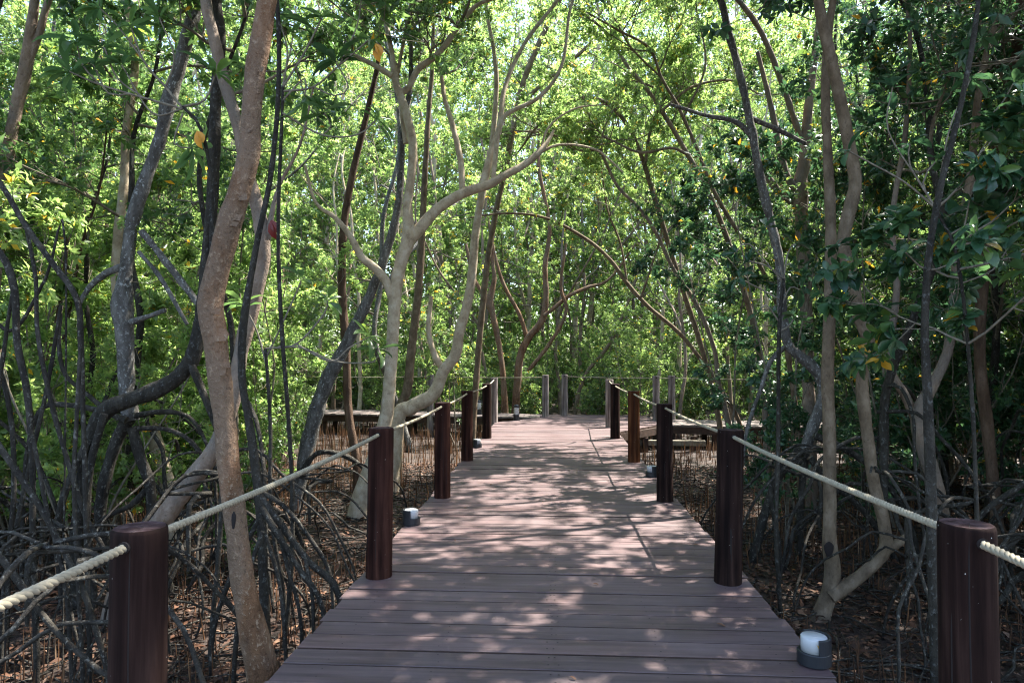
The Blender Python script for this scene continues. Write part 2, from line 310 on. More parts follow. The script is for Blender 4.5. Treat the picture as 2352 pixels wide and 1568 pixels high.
# ------------------------------------------------------------------ boardwalk
def lerp_pts(pts, v): return float(np.interp(v, [p[0] for p in pts], [p[1] for p in pts]))
LEFT_E = [(-3, -1.32), (15.8, -1.32), (17.2, -.3), (18.2, -.3)]
RIGHT_E = [(-3, 1.32), (13.9, 1.32), (15.6, 2.45), (18.2, 2.45)]
def planks_main():
    mb = MB(); g = np.random.default_rng(3); y = -2.2; k = 0; nails = MB()
    while y < 18.0:
        wd = .18 * g.uniform(.93, 1.06); y1 = y + wd - g.uniform(.011, .018)
        j0, j1 = g.normal(0, .008), g.normal(0, .008); dz = g.normal(0, .0022); va = float(np.clip(g.normal(.5, .22), 0, 1))
        xa, xb = lerp_pts(LEFT_E, y) + j0, lerp_pts(LEFT_E, y1) + j0; xc, xd = lerp_pts(RIGHT_E, y) + j1, lerp_pts(RIGHT_E, y1) + j1
        e = .0018; z = dz; tl = g.normal(0, .0012)
        bot = [(xa, y, -.04), (xc, y, -.04), (xd, y1, -.04), (xb, y1, -.04)]; mid = [(p[0], p[1], z - e) for p in bot]
        top = [(xa + e, y + e, z + tl), (xc - e, y + e, z + tl), (xd - e, y1 - e, z - tl), (xb + e, y1 - e, z - tl)]
        sd_ = [[0, 3, 2, 1]] + [[i, (i + 1) % 4, 4 + (i + 1) % 4, 4 + i] for i in range(4)]; f = [[4 + i, 4 + (i + 1) % 4, 8 + (i + 1) % 4, 8 + i] for i in range(4)] + [[8, 9, 10, 11]]
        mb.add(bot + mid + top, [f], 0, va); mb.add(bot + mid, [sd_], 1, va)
        for nx in (-1.1, -.58, -.02, .02, .55, 1.12) if y > 1.5 else ():
            for fy in (.27, .72):
                cx, cyy = nx + g.normal(0, .012), y + wd * fy; r = .0042 if abs(nx) > .1 else .005
                a = np.arange(6) / 6 * 6.283; nails.add(np.stack([cx + r * np.cos(a), cyy + r * np.sin(a), np.full(6, z + .0028)], -1), [[list(range(6))]])
        y += wd; k += 1
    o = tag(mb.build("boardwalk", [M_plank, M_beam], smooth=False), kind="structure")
    nails.build("nail_heads", M_nail, o, smooth=False)
    for nm, x in (("beam", -1.12), ("beam", 0.0), ("beam", 1.12)):
        b = MB(); box(b, x - .05, x + .05, -2.2, 15.6 if x < 0 else (17.8 if x == 0 else 14.2), -.2, -.043); b.build(nm, M_beam, o, smooth=False)
    b = MB(); prism(b, [(1.33, 14.05), (1.39, 14.0), (2.5, 15.55), (2.44, 15.6)], -.2, -.045); b.build("beam", M_beam, o, smooth=False)
    b = MB(); prism(b, [(-1.3, 15.85), (-.28, 17.25), (-.34, 17.3), (-1.36, 15.9)], -.2, -.045); b.build("beam", M_beam, o, smooth=False)
    b = MB(); box(b, 1.3, 3.3, 14.95, 15.07, -.4, -.29); b.build("cross_beam", M_beam_pale, o, smooth=False)
    for x, yy in ((2.0, 14.9), (-1.0, 12.7), (1.0, 12.6), (-1.0, 7.3), (1.0, 7.2), (3.1, 15.2)):
        b = MB(); box(b, x - .06, x + .06, yy - .06, yy + .06, GZ - .2, -.22); b.build("pile", M_beam, o, smooth=False)
    return o
planks_main()
def planks_arm(front, back, name):
    mb = MB(); g = np.random.default_rng(11); F = np.array(front, float); Bk = np.array(back, float)
    L = np.concatenate([[0], np.cumsum(np.linalg.norm(np.diff(F, axis=0), axis=1))]); s = 0.0
    pf = lambda t: np.array([np.interp(t, L, F[:, 0]), np.interp(t, L, F[:, 1])]); pb = lambda t: np.array([np.interp(t, L, Bk[:, 0]), np.interp(t, L, Bk[:, 1])])
    sgn = 1 if F[-1, 0] > F[0, 0] else -1
    while s < L[-1] - .2:
        s1 = s + .145; q = [pf(s), pf(s1), pb(s1), pb(s)]; ov = g.normal(0, .015); q[0] = q[0] + [0, ov]; q[1] = q[1] + [0, ov]
        if sgn < 0: q = [q[1], q[0], q[3], q[2]]
        dz = -.014 + g.normal(0, .0025); prism(mb, q, -.055, dz, 0, float(np.clip(g.normal(.5, .25), 0, 1))); s += .152
    o = tag(mb.build(name, M_plank_old, smooth=False), kind="structure")
    for pts, inw in ((F, .06), (Bk, -.12)):
        b = MB()
        for i in range(len(pts) - 1):
            (xa, ya), (xb, yb) = pts[i], pts[i + 1]
            q = [(xa, ya + inw), (xb, yb + inw), (xb, yb + inw + .06), (xa, ya + inw + .06)]
            prism(b, q if sgn > 0 else [q[1], q[0], q[3], q[2]], -.22, -.058)
        b.build("beam", M_beam, o, smooth=False)
    for t in np.arange(1.2, L[-1], 2.4):
        for p in (pf(t) + [0, .2], pb(t) - [0, .2]):
            b = MB(); box(b, p[0] - .06, p[0] + .06, p[1] - .06, p[1] + .06, GZ - .2, -.06); b.build("pile", M_beam, o, smooth=False)
    return o
planks_arm([(-.28, 17.3), (-3, 17.75), (-9.9, 18.7), (-16, 22.3), (-24, 26)], [(-.28, 18.2), (-3, 19.1), (-10, 20.3), (-16.6, 23.9), (-24.6, 27.6)], "boardwalk")
planks_arm([(2.47, 15.66), (3.9, 15.35), (8, 15.0), (16, 14.2), (24, 13.5)], [(2.47, 17.1), (3.9, 16.85), (8, 16.5), (16, 15.7), (24, 15)], "boardwalk")

# ------------------------------------------------------------------ posts and ropes
POST_H = 1.0155
def post(px, py, label, mat, x=None, y=None, r=.086, h=POST_H, lean=(0, 0), seed=1, group="brown rope posts along the boardwalk", cracks=True):
    p = on_plane(px, py) if x is None else np.array([x, y, 0]); g = np.random.default_rng(seed)
    o = tag(empty("rope_post", (p[0], p[1], 0)), label, "post", group)
    n = 28; a = np.arange(n) / n * 2 * math.pi; zs = [GZ - .15, -.06, .0, .25, .5, .75, h - .03, h - .012, h - .003, h]; rs = [1.02, 1.02, 1.03, 1.01, 1.0, .99, .985, .98, .955, .9]
    ph = g.uniform(0, 6, 4); V = []
    for z, rr in zip(zs, rs):
        k = 1 + .018 * np.sin(a * 2 + ph[0]) + .014 * np.sin(a * 3 + ph[1] + z) + .008 * np.sin(a * 7 + ph[2] + z * 2)
        V.append(np.stack([r * rr * k * np.cos(a) + lean[0] * z, r * rr * k * np.sin(a) + lean[1] * z, np.full(n, z + .004 * math.sin(ph[3]) * 0)], -1))
    V = np.concatenate(V); i = np.arange(len(zs) - 1)[:, None] * n; j = np.arange(n)[None]; F = np.stack([i + j, i + (j + 1) % n, i + n + (j + 1) % n, i + n + j], -1).reshape(-1, 4)
    mb = MB(); mb.add(V, [F]); top = np.vstack([V[-n:], [[lean[0] * h, lean[1] * h, h - .001]]]); mb.add(top, [[(n, q, (q + 1) % n) for q in range(n)]], 1)
    mb.build("post_shaft", [mat, M_post_top if mat is not M_post_grey else mat], o)
    if cracks:                            # thin drying cracks running down the shaft and across the top
        c = MB()
        for q in range(3):
            an = -math.pi / 2 + g.uniform(-1.1, 1.1); z0 = g.uniform(.05, .45); z1 = h - .02 if q == 0 else z0 + g.uniform(.15, .45); P = []
            for z in np.linspace(z0, z1, 9):
                k = 1 + .018 * math.sin(an * 2 + ph[0]) + .014 * math.sin(an * 3 + ph[1] + z) + .008 * math.sin(an * 7 + ph[2] + z * 2)
                rr = np.interp(z, zs, rs) * r * k - .0006; an2 = an + .03 * math.sin(z * 6 + q)
                P.append((rr * math.cos(an2) + lean[0] * z, rr * math.sin(an2) + lean[1] * z, z, .0026 if 0 < (z - z0) < (z1 - z0) * .98 else .0007))
            tube(c, P, 4, 0, cap=False)
            if q == 0:
                tube(c, [(r * .88 * math.cos(an) + lean[0] * h, r * .88 * math.sin(an) + lean[1] * h, h - .0008, .0014), (lean[0] * h + .01, lean[1] * h, h - .001, .0012), (-r * .45 * math.cos(an + .5) + lean[0] * h, -r * .45 * math.sin(an + .5) + lean[1] * h, h - .001, .0006)], 4, 0, cap=False)
        c.build("crack", M_hole, o)
    hz = h - .0405; hb = MB(); tube(hb, [(lean[0] * hz, -r * 1.045, hz, .0165), (lean[0] * hz, r * 1.045, hz, .0165)], 14, 0); hb.build("rope_hole", M_hole, o)
    return np.array([p[0], p[1]])
LP = []; RP = []
d1 = 1.96
pl = at(322, 1215, d1); LP.append(post(0, 0, "nearest brown post on the left of the boardwalk, dark and cracked", M_post_dark, x=pl[0], y=pl[1], r=.075, seed=2))
LP.append(post(870, 1321, "second red brown post along the left edge, beside the pale forked tree", M_post, lean=(.012, 0), seed=3))
LP.append(post(1016, 1141, "third post along the left edge, the reddest of the row with a sunlit right side", M_post, seed=4))
LP.append(post(1073, 1057, "fourth post along the left edge, dark plum brown behind the reddest post", M_post, seed=5))
LP.append(post(1118, 1006, "fifth brown post along the left edge, in front of a grey weathered post", M_post_dark, seed=6))
pr = at(2220, 1198, 2.0); RP.append(post(0, 0, "nearest brown post on the right of the boardwalk, dark with pale specks", M_post_dark, x=pr[0], y=pr[1], r=.075, seed=7))
RP.append(post(1672, 1335, "second brown post along the right edge, leaning slightly outward", M_post_dark, lean=(.025, 0), seed=8))
RP.append(post(1527, 1150, "third post along the right edge, dark brown with grey streaks beside a small lamp", M_post_dark, seed=9))
RP.append(post(1456, 1060, "fourth post along the right edge, orange brown and brighter than the others", M_post_orange, seed=10))
RP.append(post(1413, 1007, "fifth brown post along the right edge, overlapping a grey post behind it", M_post_dark, seed=12))
GG = "grey weathered posts at the end of the boardwalk"
GL = [post(1135, 970, "grey weathered post just behind the last brown post on the left", M_post_grey, seed=13, group=GG, h=1.03),
      post(1253, 957, "pale grey post at the far bend, left of the two that stand together", M_post_grey, seed=14, group=GG, h=1.06),
      post(1297, 953, "pale grey post with dark stains, right of the pair at the far bend", M_post_grey, seed=15, group=GG, h=1.06),
      post(1400, 981, "grey weathered post just behind the last brown post on the right", M_post_grey, seed=16, group=GG, h=1.03),
      post(1507, 964, "blue grey post on the right arm of the walk, left one of the shaded pair", M_post_grey, seed=17, group=GG, h=1.06),
      post(1543, 962, "blue grey post on the right arm of the walk, right one of the shaded pair", M_post_grey, seed=18, group=GG, h=1.06),
      post(0, 0, "grey post on the left arm of the walk behind the bent pale trunk", M_post_grey, x=-3.2, y=17.85, seed=19, group=GG, h=1.06)]
def rope(label, pts, r=.0122, name="rope", strands=True):
    P = []
    for i in range(len(pts) - 1):
        a, b = np.array(pts[i], float), np.array(pts[i + 1], float); L = np.linalg.norm(b - a); n = max(3, int(L / (.011 if strands else .15)))
        t = np.arange(n) / n; q = a + (b - a) * t[:, None]; q[:, 2] -= .012 * L * 4 * t * (1 - t) * .5; P.append(q)
    P = np.vstack(P + [np.array([pts[-1]], float)]); o = MB()
    if strands:                           # three laid strands
        T = unit(np.gradient(P, axis=0)); N = unit(np.cross(T, [0, 0, 1.0])); B = np.cross(T, N); s = np.concatenate([[0], np.cumsum(np.linalg.norm(np.diff(P, axis=0), axis=1))])
        for k in range(3):
            a = s / .06 * 2 * math.pi + k * 2.094; Q = P + (N * np.cos(a)[:, None] + B * np.sin(a)[:, None]) * r * .52
            tubes_batch(o, Q[None], np.full((1, len(Q)), r * .6), 6)
    else: tubes_batch(o, P[None], np.full((1, len(P)), r), 6)
    return tag(o.build(name, M_rope), label, "rope")
RZ = .975
lean_r = [0, .012, 0, 0, 0]
rope("cream laid rope threaded through the brown posts on the left", [(LP[0][0] - .03, LP[0][1] - 2.6, RZ)] + [(p[0] + l, p[1], RZ) for p, l in zip(LP, lean_r)] + [(GL[0][0], GL[0][1], .99)])
rope("cream laid rope threaded through the brown posts on the right", [(RP[0][0] + .03, RP[0][1] - 2.6, RZ)] + [(p[0] + l, p[1], RZ) for p, l in zip(RP, [0, .025, 0, 0, 0])] + [(GL[3][0], GL[3][1], .99)])
rope("thin pale rope stretched along the left arm of the far walk", [(-13, 20.4, 1.0), (-8, 18.6, 1.0), (GL[6][0], GL[6][1], 1.0), (GL[1][0], GL[1][1], 1.0)], r=.011, strands=False)
rope("thin pale rope stretched along the far side of the right arm", [(GL[2][0], GL[2][1], 1.01), (GL[4][0], GL[4][1], 1.01), (GL[5][0], GL[5][1], 1.0), (9.5, 16.4, 1.0)], r=.011, strands=False)

# ------------------------------------------------------------------ lamps
def ring_faces(n, rows, closed=True):
    i = np.arange(rows - 1)[:, None] * n; j = np.arange(n if closed else n - 1)[None]; return np.stack([i + j, i + (j + 1) % n, i + n + (j + 1) % n, i + n + j], -1).reshape(-1, 4)
def lathe(mb, prof, n=28, mi=0, c=(0, 0), a0=0, a1=2 * math.pi):
    full = abs(a1 - a0 - 2 * math.pi) < 1e-6; a = a0 + (a1 - a0) * np.arange(n) / (n if full else n - 1)
    V = np.concatenate([np.stack([c[0] + r * np.cos(a), c[1] + r * np.sin(a), np.full(n, z)], -1) for r, z in prof]); mb.add(V, [ring_faces(n, len(prof), full)], mi)
def step_lamp(px, py, face, label):
    p = on_plane(px, py); o = tag(empty("deck_lamp", (p[0], p[1], .003)), label, "lamp", "small step lamps on the boardwalk")
    mb = MB(); lathe(mb, [(.0, .0), (.077, .0), (.079, .003), (.079, .058), (.077, .062), (.066, .062), (.066, .056), (.0, .056)], 40)
    a0 = face - math.pi * .56; a1 = face + math.pi * .56
    lathe(mb, [(.066, .061), (.079, .061), (.079, .131), (.077, .134), (.068, .134), (.066, .131), (.066, .061)], 26, 0, (0, 0), a0, a1)
    for a in (a0, a1):
        pr_ = [(.066, .061), (.079, .061), (.079, .131), (.077, .134), (.068, .134), (.066, .131)]
        mb.add([(r * math.cos(a), r * math.sin(a), z) for r, z in pr_], [[list(range(6))]])
    mb.build("housing", M_black, o, smooth=False)
    d = MB(); lathe(d, [(.0, .0565), (.0615, .0565), (.0615, .126), (.059, .13), (.0, .1295)], 40); d.build("diffuser", M_frost, o)
    return o
sl_ = step_lamp(1870, 1522, .15, "black and white deck lamp in the right foreground with a yellow stain")
s = MB(); s.add([(-.012, -.0606, .112), (.003, -.0622, .103), (.006, -.062, .092), (-.002, -.0622, .093), (-.006, -.062, .103)], [[[0, 4, 3, 2, 1]]]); s.build("stain", M_rust, sl_)
step_lamp(945, 1204, math.pi - .1, "small black and white deck lamp right of the second left post")
step_lamp(1096, 1027, math.pi - .1, "small black and white deck lamp right of the fourth left post")
step_lamp(1497, 1094, .1, "small black and white deck lamp partly hidden behind the third right post")
def lantern(x, y, z, label):
    o = tag(empty("bollard_lantern", (x, y, z)), label, "lamp", "old glass bollard lanterns on the crossing walk")
    b = MB(); lathe(b, [(0, 0), (.085, 0), (.085, .015), (.07, .02), (.07, .13), (.055, .135), (0, .135)]); b.build("base", M_black, o, smooth=False)
    g = MB(); lathe(g, [(0, .136), (.05, .136), (.055, .15), (.055, .3), (.05, .31), (0, .31)]); g.build("glass", M_glass, o)
    for k in range(3):
        c = MB(); zz = .175 + k * .045; lathe(c, [(.057, zz), (.066, zz), (.066, zz + .01), (.057, zz + .01)]); c.build("guard_ring", M_frost, o, smooth=False)
    c = MB(); lathe(c, [(.0, .312), (.07, .312), (.072, .325), (.06, .355), (.035, .375), (0, .382)]); c.build("cap", M_black, o)
p = on_plane(1186, 965); lantern(p[0], p[1], .003, "domed glass bollard lantern at the far left corner of the deck")
p = on_plane(1098, 952); lantern(p[0], p[1] + .25, -.008, "domed glass bollard lantern half hidden behind the last left post")
lantern(-15.4, 22.3, -.008, "domed glass bollard lantern far off among roots at the left")

gd = np.random.default_rng(88); proto_l = None
for k in range(13):
    x, y = gd.uniform(-1.2, 1.2), gd.uniform(2.6, 12)
    if proto_l is None:
        lb = MB(); leaves(lb, np.zeros((1, 3)), np.array([[1.0, 0, .03]]), np.array([[0, 0, 1.0]]), np.array([.05]), np.array([.021]), np.array([.72]), 'hi'); proto_l = lb.build("fallen_leaf", M_litter); q = proto_l
        tag(q, "one of the few small brown leaves fallen on the boardwalk planks", "leaf", "fallen leaves on the boardwalk")
    else: q = proto_l.copy(); col.objects.link(q)
    q.location = (x, y, .009); q.rotation_euler = (gd.normal(0, .1), gd.normal(0, .1), gd.uniform(0, 6.28)); f = gd.uniform(.5, 1.1); q.scale = (f, f, f)
# ------------------------------------------------------------------ growing crowns
class Grow:
    def __init__(s, seed): s.g = np.random.default_rng(seed); s.br = {}; s.tip = []; s.tdir = []
    def branch(s, p, d, L, r, lev, spec):
        g = s.g; k = 7 if lev == 0 else (5 if lev == 1 else 4); pts = [np.array(p, float)]; d = unit(np.array(d, float)); st = L / (k - 1); ds = [d]
        for i in range(k - 1):
            d = unit(d + g.normal(0, spec['wander'][lev], 3) + np.array([0, 0, spec['lift'][lev]])); pts.append(pts[-1] + d * st); ds.append(d)
        P = np.array(pts); rr = r * (1 - np.linspace(0, 1, k) * (.6 if lev < 2 else .5)); s.br.setdefault((k, 5 if lev == 0 else (4 if lev == 1 else 3)), []).append((P, rr))
        if lev == spec['levels'] - 1:
            n = spec['ros']
            for q in range(n):
                f = 1 - (q / max(1, n)) * .75; x = f * (k - 1); i = min(int(x), k - 2)
                s.tip.append(P[i] + (P[i + 1] - P[i]) * (x - i) + g.normal(0, spec.get('scatter', .02), 3) * (q > 0)); s.tdir.append(unit(ds[i + 1] + g.normal(0, .5 if q else .15, 3) + np.array([0, 0, .2])))
            return
        nb = spec['kids'][lev]
        for q in range(nb):
            f = 1.0 if q == 0 else g.uniform(.25, .98); x = f * (k - 1); i = min(int(x), k - 2); b = P[i] + (P[i + 1] - P[i]) * (x - i)
            nd_ = unit(ds[i + 1] + g.normal(0, spec['spread'][lev], 3) * (0.35 if q == 0 else 1) + np.array([0, 0, spec['lift'][lev] * .5]))
            s.branch(b, nd_, L * spec['ratio'][lev] * g.uniform(.7, 1.2), max(.0042, r * .5 * (1.2 - f * .5)), lev + 1, spec)
    def wood(s, mb, mi=0):
        for (k, sd_), lst in s.br.items(): tubes_batch(mb, np.array([a for a, _ in lst]), np.array([b for _, b in lst]), sd_, mi)
SPEC = dict(levels=3, kids=(7, 5), wander=(.16, .2, .2), lift=(.06, .08, .1), spread=(.75, .8), ratio=(.5, .5), ros=4, scatter=.03)
SP = lambda **k: {**SPEC, **k}
def crown_from(gr, parent, leafmat, nleaf, L, W, lod, origin, **kw):
    mb = MB(); rosettes(mb, np.array(gr.tip), np.array(gr.tdir), gr.g, nleaf, L, W, lod, **kw)
    c = mb.build("crown", leafmat, parent, origin=origin)
    tw = MB(); gr.wood(tw); tw.build("branches", B_twig, parent, origin=origin)
    return c

# ------------------------------------------------------------------ trees traced from the photograph, each at its own distance
WS = .78
def path3(pts, d):
    d = d if isinstance(d, (list, tuple)) else (d, d); n = len(pts); out = []
    for i, q in enumerate(pts):
        dd = q[3] if len(q) > 3 else d[0] + (d[1] - d[0]) * i / max(1, n - 1); out.append((*at(q[0], q[1], dd), WS * q[2] / 1568 * dd / 2))
    return out
def to_ground(P, flare=1.35):
    x, y, z, r = P[0]; x2, y2, z2, _ = P[1]
    if z > GZ + .05:
        k = (z - GZ + .12) / max(.4, z2 - z) * .5; P = [(x - (x2 - x) * min(k, 1) * .6, y - (y2 - y) * min(k, 1) * .6, GZ - .12, r * flare)] + P
    return P
def extend_up(P, top, g):
    P = list(P); x, y, z, r = P[-1]; dx, dy, dz = np.array(P[-1][:3]) - np.array(P[-2][:3]); k = .5 / max(.15, abs(dz)); 
    while z < top:
        dx, dy = dx * .8 + g.normal(0, .1), dy * .8 + g.normal(0, .1); x += max(-.25, min(.25, dx * k)); y += max(-.25, min(.25, dy * k)); z += .55; r *= .86; P.append((x, y, z, r))
    return P
HEROES = []
def hero(name, label, mat, d, trunk, limbs=(), roots=(), top=None, crown=None, seed=1, rough=.07, step=.05, flare=1.35, ground=True, sides=14, root_mat=None, cat="tree"):
    g = np.random.default_rng(seed); T = path3(trunk, d); T = to_ground(T, flare) if ground else T
    if top: T = extend_up(T, top, g)
    S = smooth_path(T, step); org = np.array([S[0][0], S[0][1], GZ]); o = tag(empty(name, org), label, cat)
    mb = MB(); tube(mb, S, sides, rough, seed * 3.1); mb.build("trunk", mat, o, origin=org)
    gr = Grow(seed + 100); paths = [S]
    for lb in limbs:
        pts, dd, up = (lb + (None,))[:3] if isinstance(lb, tuple) and len(lb) >= 2 else (lb, d, None)
        Q = path3(pts, dd)
        if up: Q = extend_up(Q, up, g)
        Q = smooth_path(Q, step * 1.2); b = MB(); tube(b, Q, 10, rough, seed * 1.7, nscale=8); b.build("limb", mat, o, origin=org); paths.append(Q)
    for rt in roots:
        pts, dd = rt; Q = path3(pts, dd)
        x, y, z, r = Q[-1]
        if z > GZ: Q.append((x + (x - Q[-2][0]) * .2, y + (y - Q[-2][1]) * .2, GZ - .12, r * .85))
        Q = smooth_path(Q, .06); b = MB(); tube(b, Q, 8, rough * 1.1, seed * 2.3, nscale=9); b.build("prop_root", root_mat or B_root, o, origin=org)
    if crown:
        c = dict(n=8, L=1.5, zmin=3.0, r=.022, spec=SPEC, leaf=M_leaf, nleaf=7, LL=.08, LW=.036, lod='mid', fr=.45); c.update(crown)
        for Q in paths:
            cand = [i for i in range(len(Q)) if Q[i][2] > c['zmin'] and i > len(Q) * c['fr']]
            if not cand: continue
            for q in range(c['n']):
                i = cand[-1] if q == 0 else int(g.choice(cand)); t = unit(Q[min(i + 1, len(Q) - 1)][:3] - Q[max(i - 1, 0)][:3]); v = unit(np.array([*g.normal(0, 1, 2), g.uniform(-.15, .6)]))
                if q == 0: v = t
                gr.branch(Q[i][:3], v * .9 + t * .4, c['L'] * g.uniform(.7, 1.25), min(c['r'], Q[i][3] * .7), 0, c['spec'])
        if gr.tip: crown_from(gr, o, c['leaf'], c['nleaf'], c['LL'], c['LW'], c['lod'], org)
    HEROES.append((org[0], org[1])); return o, org

# --- left side
o1, org1 = hero("mangrove_tree", "reddish brown flaky trunk rising in a slow curve at the left edge of the boardwalk", B_red, 3.55,
     [(606, 1560, 94), (578, 1440, 79), (556, 1320, 68), (543, 1210, 66), (528, 1080, 64), (515, 960, 62), (503, 850, 64), (494, 770, 68), (484, 700, 68), (500, 620, 68), (525, 520, 72), (552, 430, 68), (572, 350, 62), (577, 270, 59), (585, 180, 59), (600, 90, 57), (614, 0, 57), (622, -80, 52)],
     limbs=[([(614, 10, 30), (700, -180, 26), (880, -340, 20), (1080, -430, 14), (1250, -470, 9)], (3.55, 5.2)), ([(616, -40, 26), (560, -260, 20), (430, -420, 14)], (3.55, 4.6))], top=6.5, crown=dict(n=11, L=1.9, zmin=4.0, LL=.12, LW=.045, leaf=M_leaf_big, nleaf=8), seed=11, rough=.09, step=.035, sides=20)  # overhead limbs are unseen, added to shade the near deck, crown thickened likewise
gfl = np.random.default_rng(4)       # curled bark flakes
for (px, py, wd) in [(512, 770, 36), (505, 850, 30), (520, 835, 24), (545, 500, 22), (540, 515, 18), (560, 452, 20), (498, 715, 18), (495, 800, 20), (530, 1130, 16), (560, 1380, 14), (575, 300, 14), (510, 900, 14), (585, 1440, 20), (600, 160, 14)]:
    fl = MB(); pc = at(px, py, 3.50); s_ = wd / 1568 * 3.5 * .42; q = [pc + rgt * s_ * (u + gfl.normal(0, .25)) + np.array([0, 0, s_ * v * .9 + gfl.normal(0, .003)]) - fwd * (.004 + .012 * (v < 0) * abs(u)) for v in (-1, 0, 1) for u in (-1, 0, 1)]
    fl.add(q, [[[0, 1, 4, 3], [1, 2, 5, 4], [3, 4, 7, 6], [4, 5, 8, 7]]]); fl.build("bark_flake", B_red, o1, origin=org1)
def rot_hole(o, org, px, py, d, wpx, hpx):
    c = at(px, py, d); mb = MB(); n = 12; rows = []
    for el in np.linspace(-1.5, 1.5, 7):
        for a in np.arange(n) / n * 6.283: rows.append(c + rgt * (wpx / 1568 * d / 2 * math.cos(el) * math.cos(a) * (1 + .2 * math.sin(3 * el))) + np.array([0, 0, hpx / 1568 * d / 2 * math.sin(el)]) + fwd * .006 * math.cos(el) * math.sin(a))
    mb.add(rows, [ring_faces(n, 7)]); mb.build("rot_hole", M_hole, o, origin=org)
rot_hole(o1, org1, 536, 1194, 3.497, 12, 44)
hero("mangrove_tree", "buff flaky trunk that leans in from the left and crosses behind the reddish trunk", B_buff, 5.3,
     [(285, 1330, 67), (355, 1220, 60), (430, 1115, 56), (492, 1030, 49), (535, 920, 41), (550, 830, 41), (562, 770, 44), (592, 650, 44), (605, 570, 41), (592, 480, 40), (566, 390, 35), (546, 290, 33), (516, 190, 35), (492, 90, 33), (473, 0, 32)],
     limbs=[([(604, 560, 27), (618, 535, 24), (622, 505, 17), (640, 430, 11), (690, 330, 8), (720, 200, 6)], 5.3)], top=8, crown=dict(n=5, L=1.5, zmin=5.4), seed=12, rough=.08, step=.045, sides=16)
hero("mangrove_tree", "grey knobbly trunk at left standing on thick stilt roots", B_grey, 6.0,
     [(298, 965, 49), (290, 880, 45), (286, 770, 49), (282, 700, 58), (286, 655, 45), (292, 600, 38), (303, 520, 40), (318, 460, 38), (338, 405, 38), (372, 300, 36), (392, 215, 40), (402, 190, 33), (430, 90, 36), (455, 0, 31)],
     limbs=[([(285, 610, 22), (240, 630, 19), (205, 660, 17), (180, 700, 14)], 6.0), ([(300, 740, 19), (345, 725, 15), (380, 712, 12)], 5.9), ([(325, 530, 21), (380, 600, 21), (450, 690, 21), (500, 760, 17)], 5.9), ([(318, 578, 12), (370, 640, 13), (430, 745, 11)], 5.9)],
     roots=[([(300, 950, 40), (268, 1015, 35), (245, 1090, 33), (230, 1180, 31), (244, 1260, 29), (262, 1340, 29)], 6.0), ([(305, 980, 35), (322, 1050, 31), (345, 1115, 31), (350, 1190, 26), (372, 1290, 26), (400, 1400, 29)], 5.8),
            ([(310, 955, 19), (370, 945, 14), (430, 955, 12), (470, 1010, 11), (495, 1120, 10)], 5.9), ([(308, 985, 19), (380, 985, 15), (440, 1015, 14), (500, 1100, 13), (550, 1200, 12)], 5.8), ([(290, 965, 21), (235, 945, 17), (160, 930, 17), (100, 935, 15), (70, 1000, 14), (55, 1120, 14)], 5.9),
            ([(345, 1115, 19), (300, 1160, 17), (240, 1190, 15), (180, 1260, 14)], 5.8)],
     top=8.5, crown=dict(n=6, L=1.5, zmin=5.6, LL=.11, LW=.042, leaf=M_leaf_big, nleaf=8), seed=13, rough=.16, sides=14, ground=False)
hero("mangrove_tree", "dark slender trunk at left that bends low over the roots before rising straight", B_dark, 5.6,
     [(178, 1230, 36), (190, 1120, 36), (205, 1020, 40), (240, 945, 46), (300, 918, 49), (385, 882, 47), (440, 825, 44), (464, 715, 38), (478, 570, 34), (488, 450, 33), (492, 320, 33), (497, 200, 31), (505, 90, 31), (497, 0, 31)],
     limbs=[([(440, 840, 23), (462, 890, 22), (488, 955, 20), (520, 1040, 14)], 5.5), ([(235, 935, 16), (200, 905, 12), (150, 860, 12), (135, 790, 11), (140, 720, 9)], 5.6)],
     roots=[([(240, 950, 23), (210, 1060, 20), (200, 1200, 20), (215, 1350, 18)], 5.5), ([(205, 1010, 22), (160, 1100, 20), (130, 1220, 18), (140, 1340, 18)], 5.5)],
     top=8, crown=dict(n=5, L=1.4, zmin=5.4), seed=14, rough=.1)
hero("mangrove_tree", "smooth sunlit pale trunk leaning low behind the grey stilt rooted trunk", B_pale, 7.6,
     [(394, 1150, 46), (376, 1080, 44), (346, 980, 42), (326, 925, 38), (312, 860, 34), (290, 760, 32), (268, 660, 30), (272, 540, 28), (285, 420, 26), (290, 300, 24), (310, 150, 22)], top=8.5, crown=dict(n=4, L=1.4, zmin=6.2), seed=15)
hero("mangrove_tree", "thin brown forked trunk slanting up at the far left edge", B_buff, 6.6,
     [(-40, 1000, 40), (-25, 760, 38), (-6, 560, 36), (8, 420, 34), (35, 260, 34), (62, 140, 34), (80, 0, 26)], limbs=[([(62, 150, 22), (90, 80, 20), (112, 0, 18)], 6.6, 7)], top=8, crown=dict(n=4, L=1.4, zmin=5.8), seed=16)
